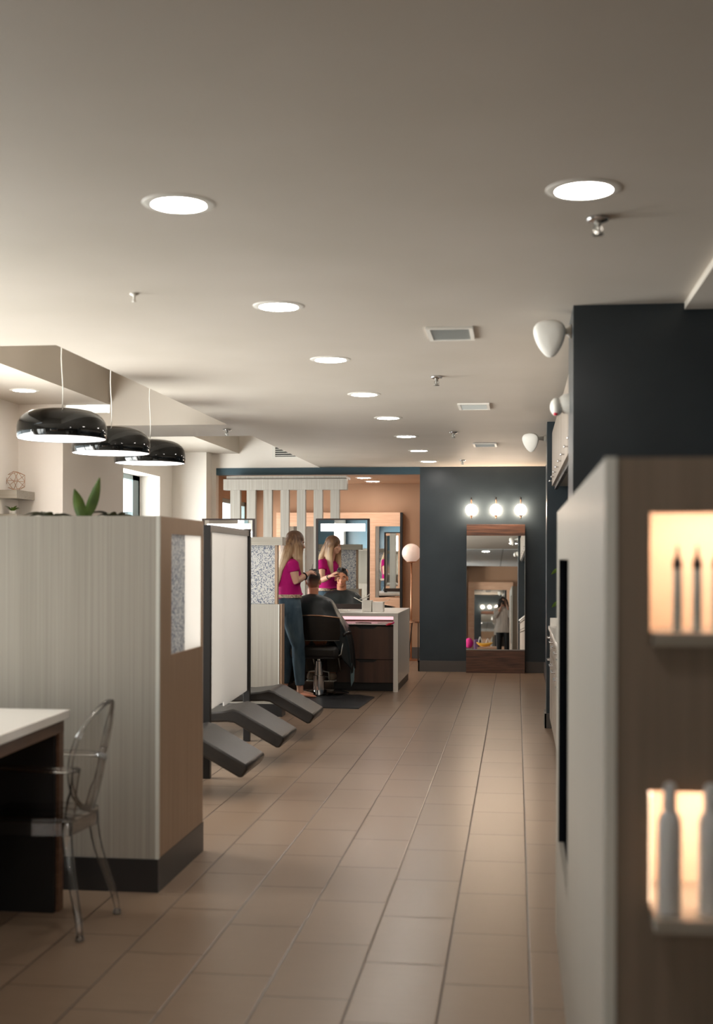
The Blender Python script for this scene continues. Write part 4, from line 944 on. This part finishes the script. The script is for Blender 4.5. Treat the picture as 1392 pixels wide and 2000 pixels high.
Hm.ell(MC+Rm @ Vector((-.018, 0, .030)), (.099, .080, .092), Rm)
Hm.ell(MC+Rm @ Vector((-.045, 0, -.015)), (.066, .069, .075), Rm)
for k in range(22):
    a = k*2.4; rr_ = .2+.8*math.sqrt(k/22); Hm.tube([MC+Rm @ Vector((.01+.05*rr_*math.cos(a), .045*rr_*math.sin(a), .10)), MC+Rm @ Vector((.02+.066*rr_*math.cos(a), .055*rr_*math.sin(a), .132-.018*rr_+.008*math.sin(k)))], [.020, .007], 8)
hm = obj('hair', Hm, 'fade', mt_, voxel=.006, sm=2)
tr = MB()
for s in (-1, 1): tr.tube([q(-.05, .10*s, .60), q(.20, .11*s, .62), q(.40, .13*s, .60), q(.44, .13*s, .52), q(.42, .125*s, .36), q(.40, .125*s, .21)], [.105, .10, .08, .072, .066, .060], 16)
obj('trousers', tr, 'grey', mt_, voxel=.009, sm=4)
for s in (-1, 1):
    sh = MB(); g0 = q(.40, .125*s, .155)
    sh.tube([g0-fm.f*.07, g0-fm.f*.02+Vector((0, 0, .02)), g0+fm.f*.08, g0+fm.f*.15-Vector((0, 0, .01)), g0+fm.f*.19-Vector((0, 0, .012))], [.035, .045, .045, .04, .015], 14, ry=[.03, .045, .034, .025, .012], side=fm.r)
    so = obj('shoe', sh, 'beigeshoe', mt_, smooth=True)
    obj('sole', MB().obox(g0+fm.f*.055-Vector((0, 0, .036)), fm.f*.13, fm.r*.04, Vector((0, 0, .009))), 'white', so, bevel=.006)
# cape: rings from the neck outwards, draped over arms, knees and chair back
def cape_ring(rf, rb, rs, zf, zb, zs, cf=0, wav=0, n=72, ph=0, sq=1.0):
    out = []
    for i in range(n):
        a = 2*PI*i/n; c_, s_ = math.cos(a), math.sin(a)
        c_ = math.copysign(abs(c_)**sq, c_); s_ = math.copysign(abs(s_)**sq, s_)
        fr_ = (rf if c_ > 0 else rb)*c_; sd_ = rs*s_
        ca, sa = math.cos(a), math.sin(a); z = (zf*max(ca, 0)**2+zb*max(-ca, 0)**2+zs*sa*sa)
        k = 1+wav*math.sin(7*a+ph)+wav*.6*math.sin(13*a+1.3*ph)
        out.append(q(cf+fr_*k, sd_*k, z))
    return out
rg = [cape_ring(.068, .068, .066, 1.095, 1.115, 1.105), cape_ring(.085, .085, .10, 1.075, 1.10, 1.085), cape_ring(.13, .14, .20, 1.05, 1.08, 1.07, -.01),
      cape_ring(.17, .175, .252, .97, 1.01, 1.01, -.01, .01), cape_ring(.23, .195, .295, .87, .92, .90, 0, .015), cape_ring(.36, .215, .36, .77, .86, .80, 0, .02, sq=.8),
      cape_ring(.46, .20, .40, .71, .82, .70, 0, .025, ph=.6, sq=.82), cape_ring(.52, .205, .425, .60, .80, .56, 0, .03, ph=.9, sq=.8), cape_ring(.53, .205, .44, .45, .78, .40, 0, .035, ph=1.2, sq=.8), cape_ring(.52, .205, .45, .34, .765, .24, 0, .04, ph=1.5, sq=.8)]
cm = MB(); n = 72; vs = sum(rg, [])
# right-hand skirt hangs lower, toward a point
cm.add(vs, [(k*n+i, k*n+(i+1) % n, (k+1)*n+(i+1) % n, (k+1)*n+i) for k in range(len(rg)-1) for i in range(n)])
cp = obj('cape', cm, 'cape', mt_, smooth=True)
sd_ = cp.modifiers.new('thickness', 'SOLIDIFY'); sd_.thickness = .006; sd_.offset = 1
ss = cp.modifiers.new('subsurf', 'SUBSURF'); ss.levels = 1; ss.render_levels = 1
tl = MB(); tl.add([q(.12, .43, .34), q(-.06, .46, .36), q(.0, .44, .10), q(.12, .45, .28), q(-.03, .44, .24), q(.05, .46, .16)], [(0, 1, 4), (0, 4, 3), (3, 4, 5), (4, 2, 5)])
cl = obj('cape_lining', tl, 'capeteal', cp); q_ = cl.modifiers.new('thickness', 'SOLIDIFY'); q_.thickness = .004

# --- comb in the hairdresser's left hand
hp = WL+Vector((.13, 0, .085)).normalized()*.12
tag(obj('styling_comb', MB().tube([hp+Vector((0, 0, -.01)), hp+Vector((.02, 0, .10))], [.004, .002], 6), 'blackp'), 'thin dark comb held upright over the client head', 'comb')

# --- the photographer, standing at the camera and seen in the tall mirror
fp_ = Frame((.04, -.30, 0), math.radians(90)); k = fp_.p
pt = thing('person', 'person photographing the room, seen in the tall mirror in a pale blouse', 'person', (.04, -.30, 0))
B = MB()
B.tube([k(0, 0, .80), k(0, 0, .95), k(0, 0, 1.10), k(0, 0, 1.25), k(0, 0, 1.36), k(0, 0, 1.42)], [.11, .10, .095, .11, .08, .045], 20, ry=[.17, .14, .14, .165, .16, .06], side=fp_.f)
B.tube([k(0, 0, 1.38), k(.01, 0, 1.47)], .05, 14); PC = k(.03, .0, 1.55); PP = head(B, fp_, PC, .95)
for s, W_, n_ in ((1, k(.20, .085, 1.47), 1), (-1, k(.20, -.045, 1.41), -1)):
    S_ = k(0, .17*s, 1.34); E_ = k(.12, .20*s, 1.14)
    B.tube([k(0, .12*s, 1.35), S_, S_.lerp(E_, .5), E_, E_.lerp(W_, .5), W_], [.045, .048, .042, .037, .031, .023], 12)
    hand(B, W_, (0, .35, .9), (-s*.9, .2, .1), .9, curl=.5, thumb=-s)
for s in (-1, 1): B.tube([k(0, .09*s, .86), k(.02, .10*s, .48), k(0, .10*s, .08), k(.1, .10*s, .04)], [.085, .055, .04, .035], 14)
obj('body', B, 'skin', pt, voxel=.008, sm=3)
face_parts(pt, PP, .95)
T = MB(); T.tube([k(0, 0, .72), k(0, 0, .85), k(0, 0, 1.0), k(0, 0, 1.25), k(0, 0, 1.37), k(0, 0, 1.41)], [.14, .14, .125, .135, .095, .06], 24, ry=[.205, .20, .175, .18, .17, .08], side=fp_.f)
for s, W_ in ((1, k(.20, .085, 1.47)), (-1, k(.20, -.045, 1.41))):
    S_ = k(0, .17*s, 1.34); E_ = k(.12, .20*s, 1.14); T.tube([k(0, .10*s, 1.35), S_, S_.lerp(E_, .5), E_, E_.lerp(W_, .55)], [.06, .066, .066, .06, .042], 14)
obj('blouse', T, 'blouse', pt, voxel=.01, sm=4)
T = MB(); T.tube([k(0, 0, .95), k(0, 0, .82)], [.115, .12], 18, ry=[.165, .18], side=fp_.f)
for s in (-1, 1): T.tube([k(0, .09*s, .88), k(.02, .10*s, .48), k(0, .10*s, .10)], [.105, .08, .06], 14)
obj('trousers', T, 'dark', pt, voxel=.012, sm=3)
T = MB(); Rp = fp_.rot(0); T.ell(PC+Rp @ Vector((-.025, 0, .03)), (.10, .09, .095), Rp)
for s in (-1, 1): T.tube([PC+Rp @ Vector((-.02, .06*s, .05)), k(0, .10*s, 1.50), k(.02, .12*s, 1.38), k(.05, .12*s, 1.26)], [.05, .045, .04, .015], 12)
T.tube([PC+Rp @ Vector((-.05, 0, .03)), k(-.10, 0, 1.42), k(-.12, 0, 1.28)], [.08, .06, .02], 14, ry=[.09, .12, .08], side=fp_.f)
obj('hair', T, 'hairdark', pt, voxel=.01, sm=2)
for s in (-1, 1): obj('shoe', MB().tube([k(-.05, .10*s, .035), k(.05, .10*s, .04), k(.18, .10*s, .03)], [.04, .045, .03], 12, ry=[.03, .035, .022], side=fp_.r), 'black', pt, smooth=True)
t = thing('photo_camera', 'black camera held to the face of the photographer in the mirror', 'camera', (0, -.12, 1.47))
obj('body', MB().box(-.07, .07, -.16, -.10, 1.465, 1.56).box(-.03, .03, -.16, -.10, 1.56, 1.585), 'blackp', t, bevel=.008)
obj('lens', MB().lathe([(.036, 0), (.038, .03), (.040, .06), (.036, .066), (.030, .060)], (0, -.10, EYE), 24, ax=(0, 1, 0)), 'blackp', t, smooth='auto')

# ------------------------------------------------------------------ behind the photographer
t = thing('wall_mirror', 'wide mirror in a peach frame behind the photographer', 'mirror', (-.28, -4.1, 0))
obj('frame', MB().box(-.95, -.76, -4.14, -4.06, 0, 2.25).box(.19, .38, -4.14, -4.06, 0, 2.25).box(-.76, .19, -4.14, -4.06, 2.02, 2.25).box(-.76, .19, -4.14, -4.06, 0, .35), 'peachwood', t)
obj('glass', MB().box(-.76, .19, -4.12, -4.10, .35, 2.02), 'mirror', t)
t = thing('sofa', 'low purple bench with arms at the far left of the tall mirror reflection', 'sofa', (-1.1, -3.5, 0))
obj('seat', MB().box(-1.6, -.76, -3.85, -3.2, .0, .28), 'grey', t, bevel=.03); obj('armrest', MB().box(-.76, -.60, -3.85, -3.2, 0, .55), 'purple', t, bevel=.03)
tag(obj('cushion', MB().ell((-.90, -3.5, .44), (.12, .07, .15)), 'pink', smooth=True), 'magenta cushion seen at the lower left of the tall mirror', 'cushion')
t = thing('side_cabinet', 'low maple cabinet carrying a yellow bowl in the tall mirror reflection', 'cabinet', (-.3, -2.9, 0))
obj('body', MB().box(-.66, .0, -3.2, -2.8, 0, .325), 'peachwood', t, bevel=.005)
t = thing('curved_bowl', 'yellow crescent bowl with white wire loops in the tall mirror reflection', 'bowl', (-.45, -3.0, .34))
obj('bowl', MB().tube(bz([(-.68, -3.0, .46), (-.55, -3.0, .36), (-.35, -3.0, .36), (-.22, -3.0, .47)]), [.008, .02, .035, .045, .05, .055, .055, .055, .05, .045, .035, .02, .008], 12), 'yellow', t, smooth=True)
obj('wire_loop', MB().tube(bz([(-.62, -3.0, .45), (-.60, -3.0, .78), (-.52, -3.0, .45)]), .008, 6).tube(bz([(-.42, -3.0, .42), (-.36, -3.0, .72), (-.30, -3.0, .42)]), .008, 6), 'white', t)
struct('trim_8', MB().box(-4.6, -4.57, -1.7, 4.2, 0, CH-.02), 'bluedaynavy')
# blue wall panel opposite the styling mirrors
struct('trim_6', MB().box(-4.6, -1.5, -4.15, -4.1, 1.2, CH-.02), 'bluedaynavy')
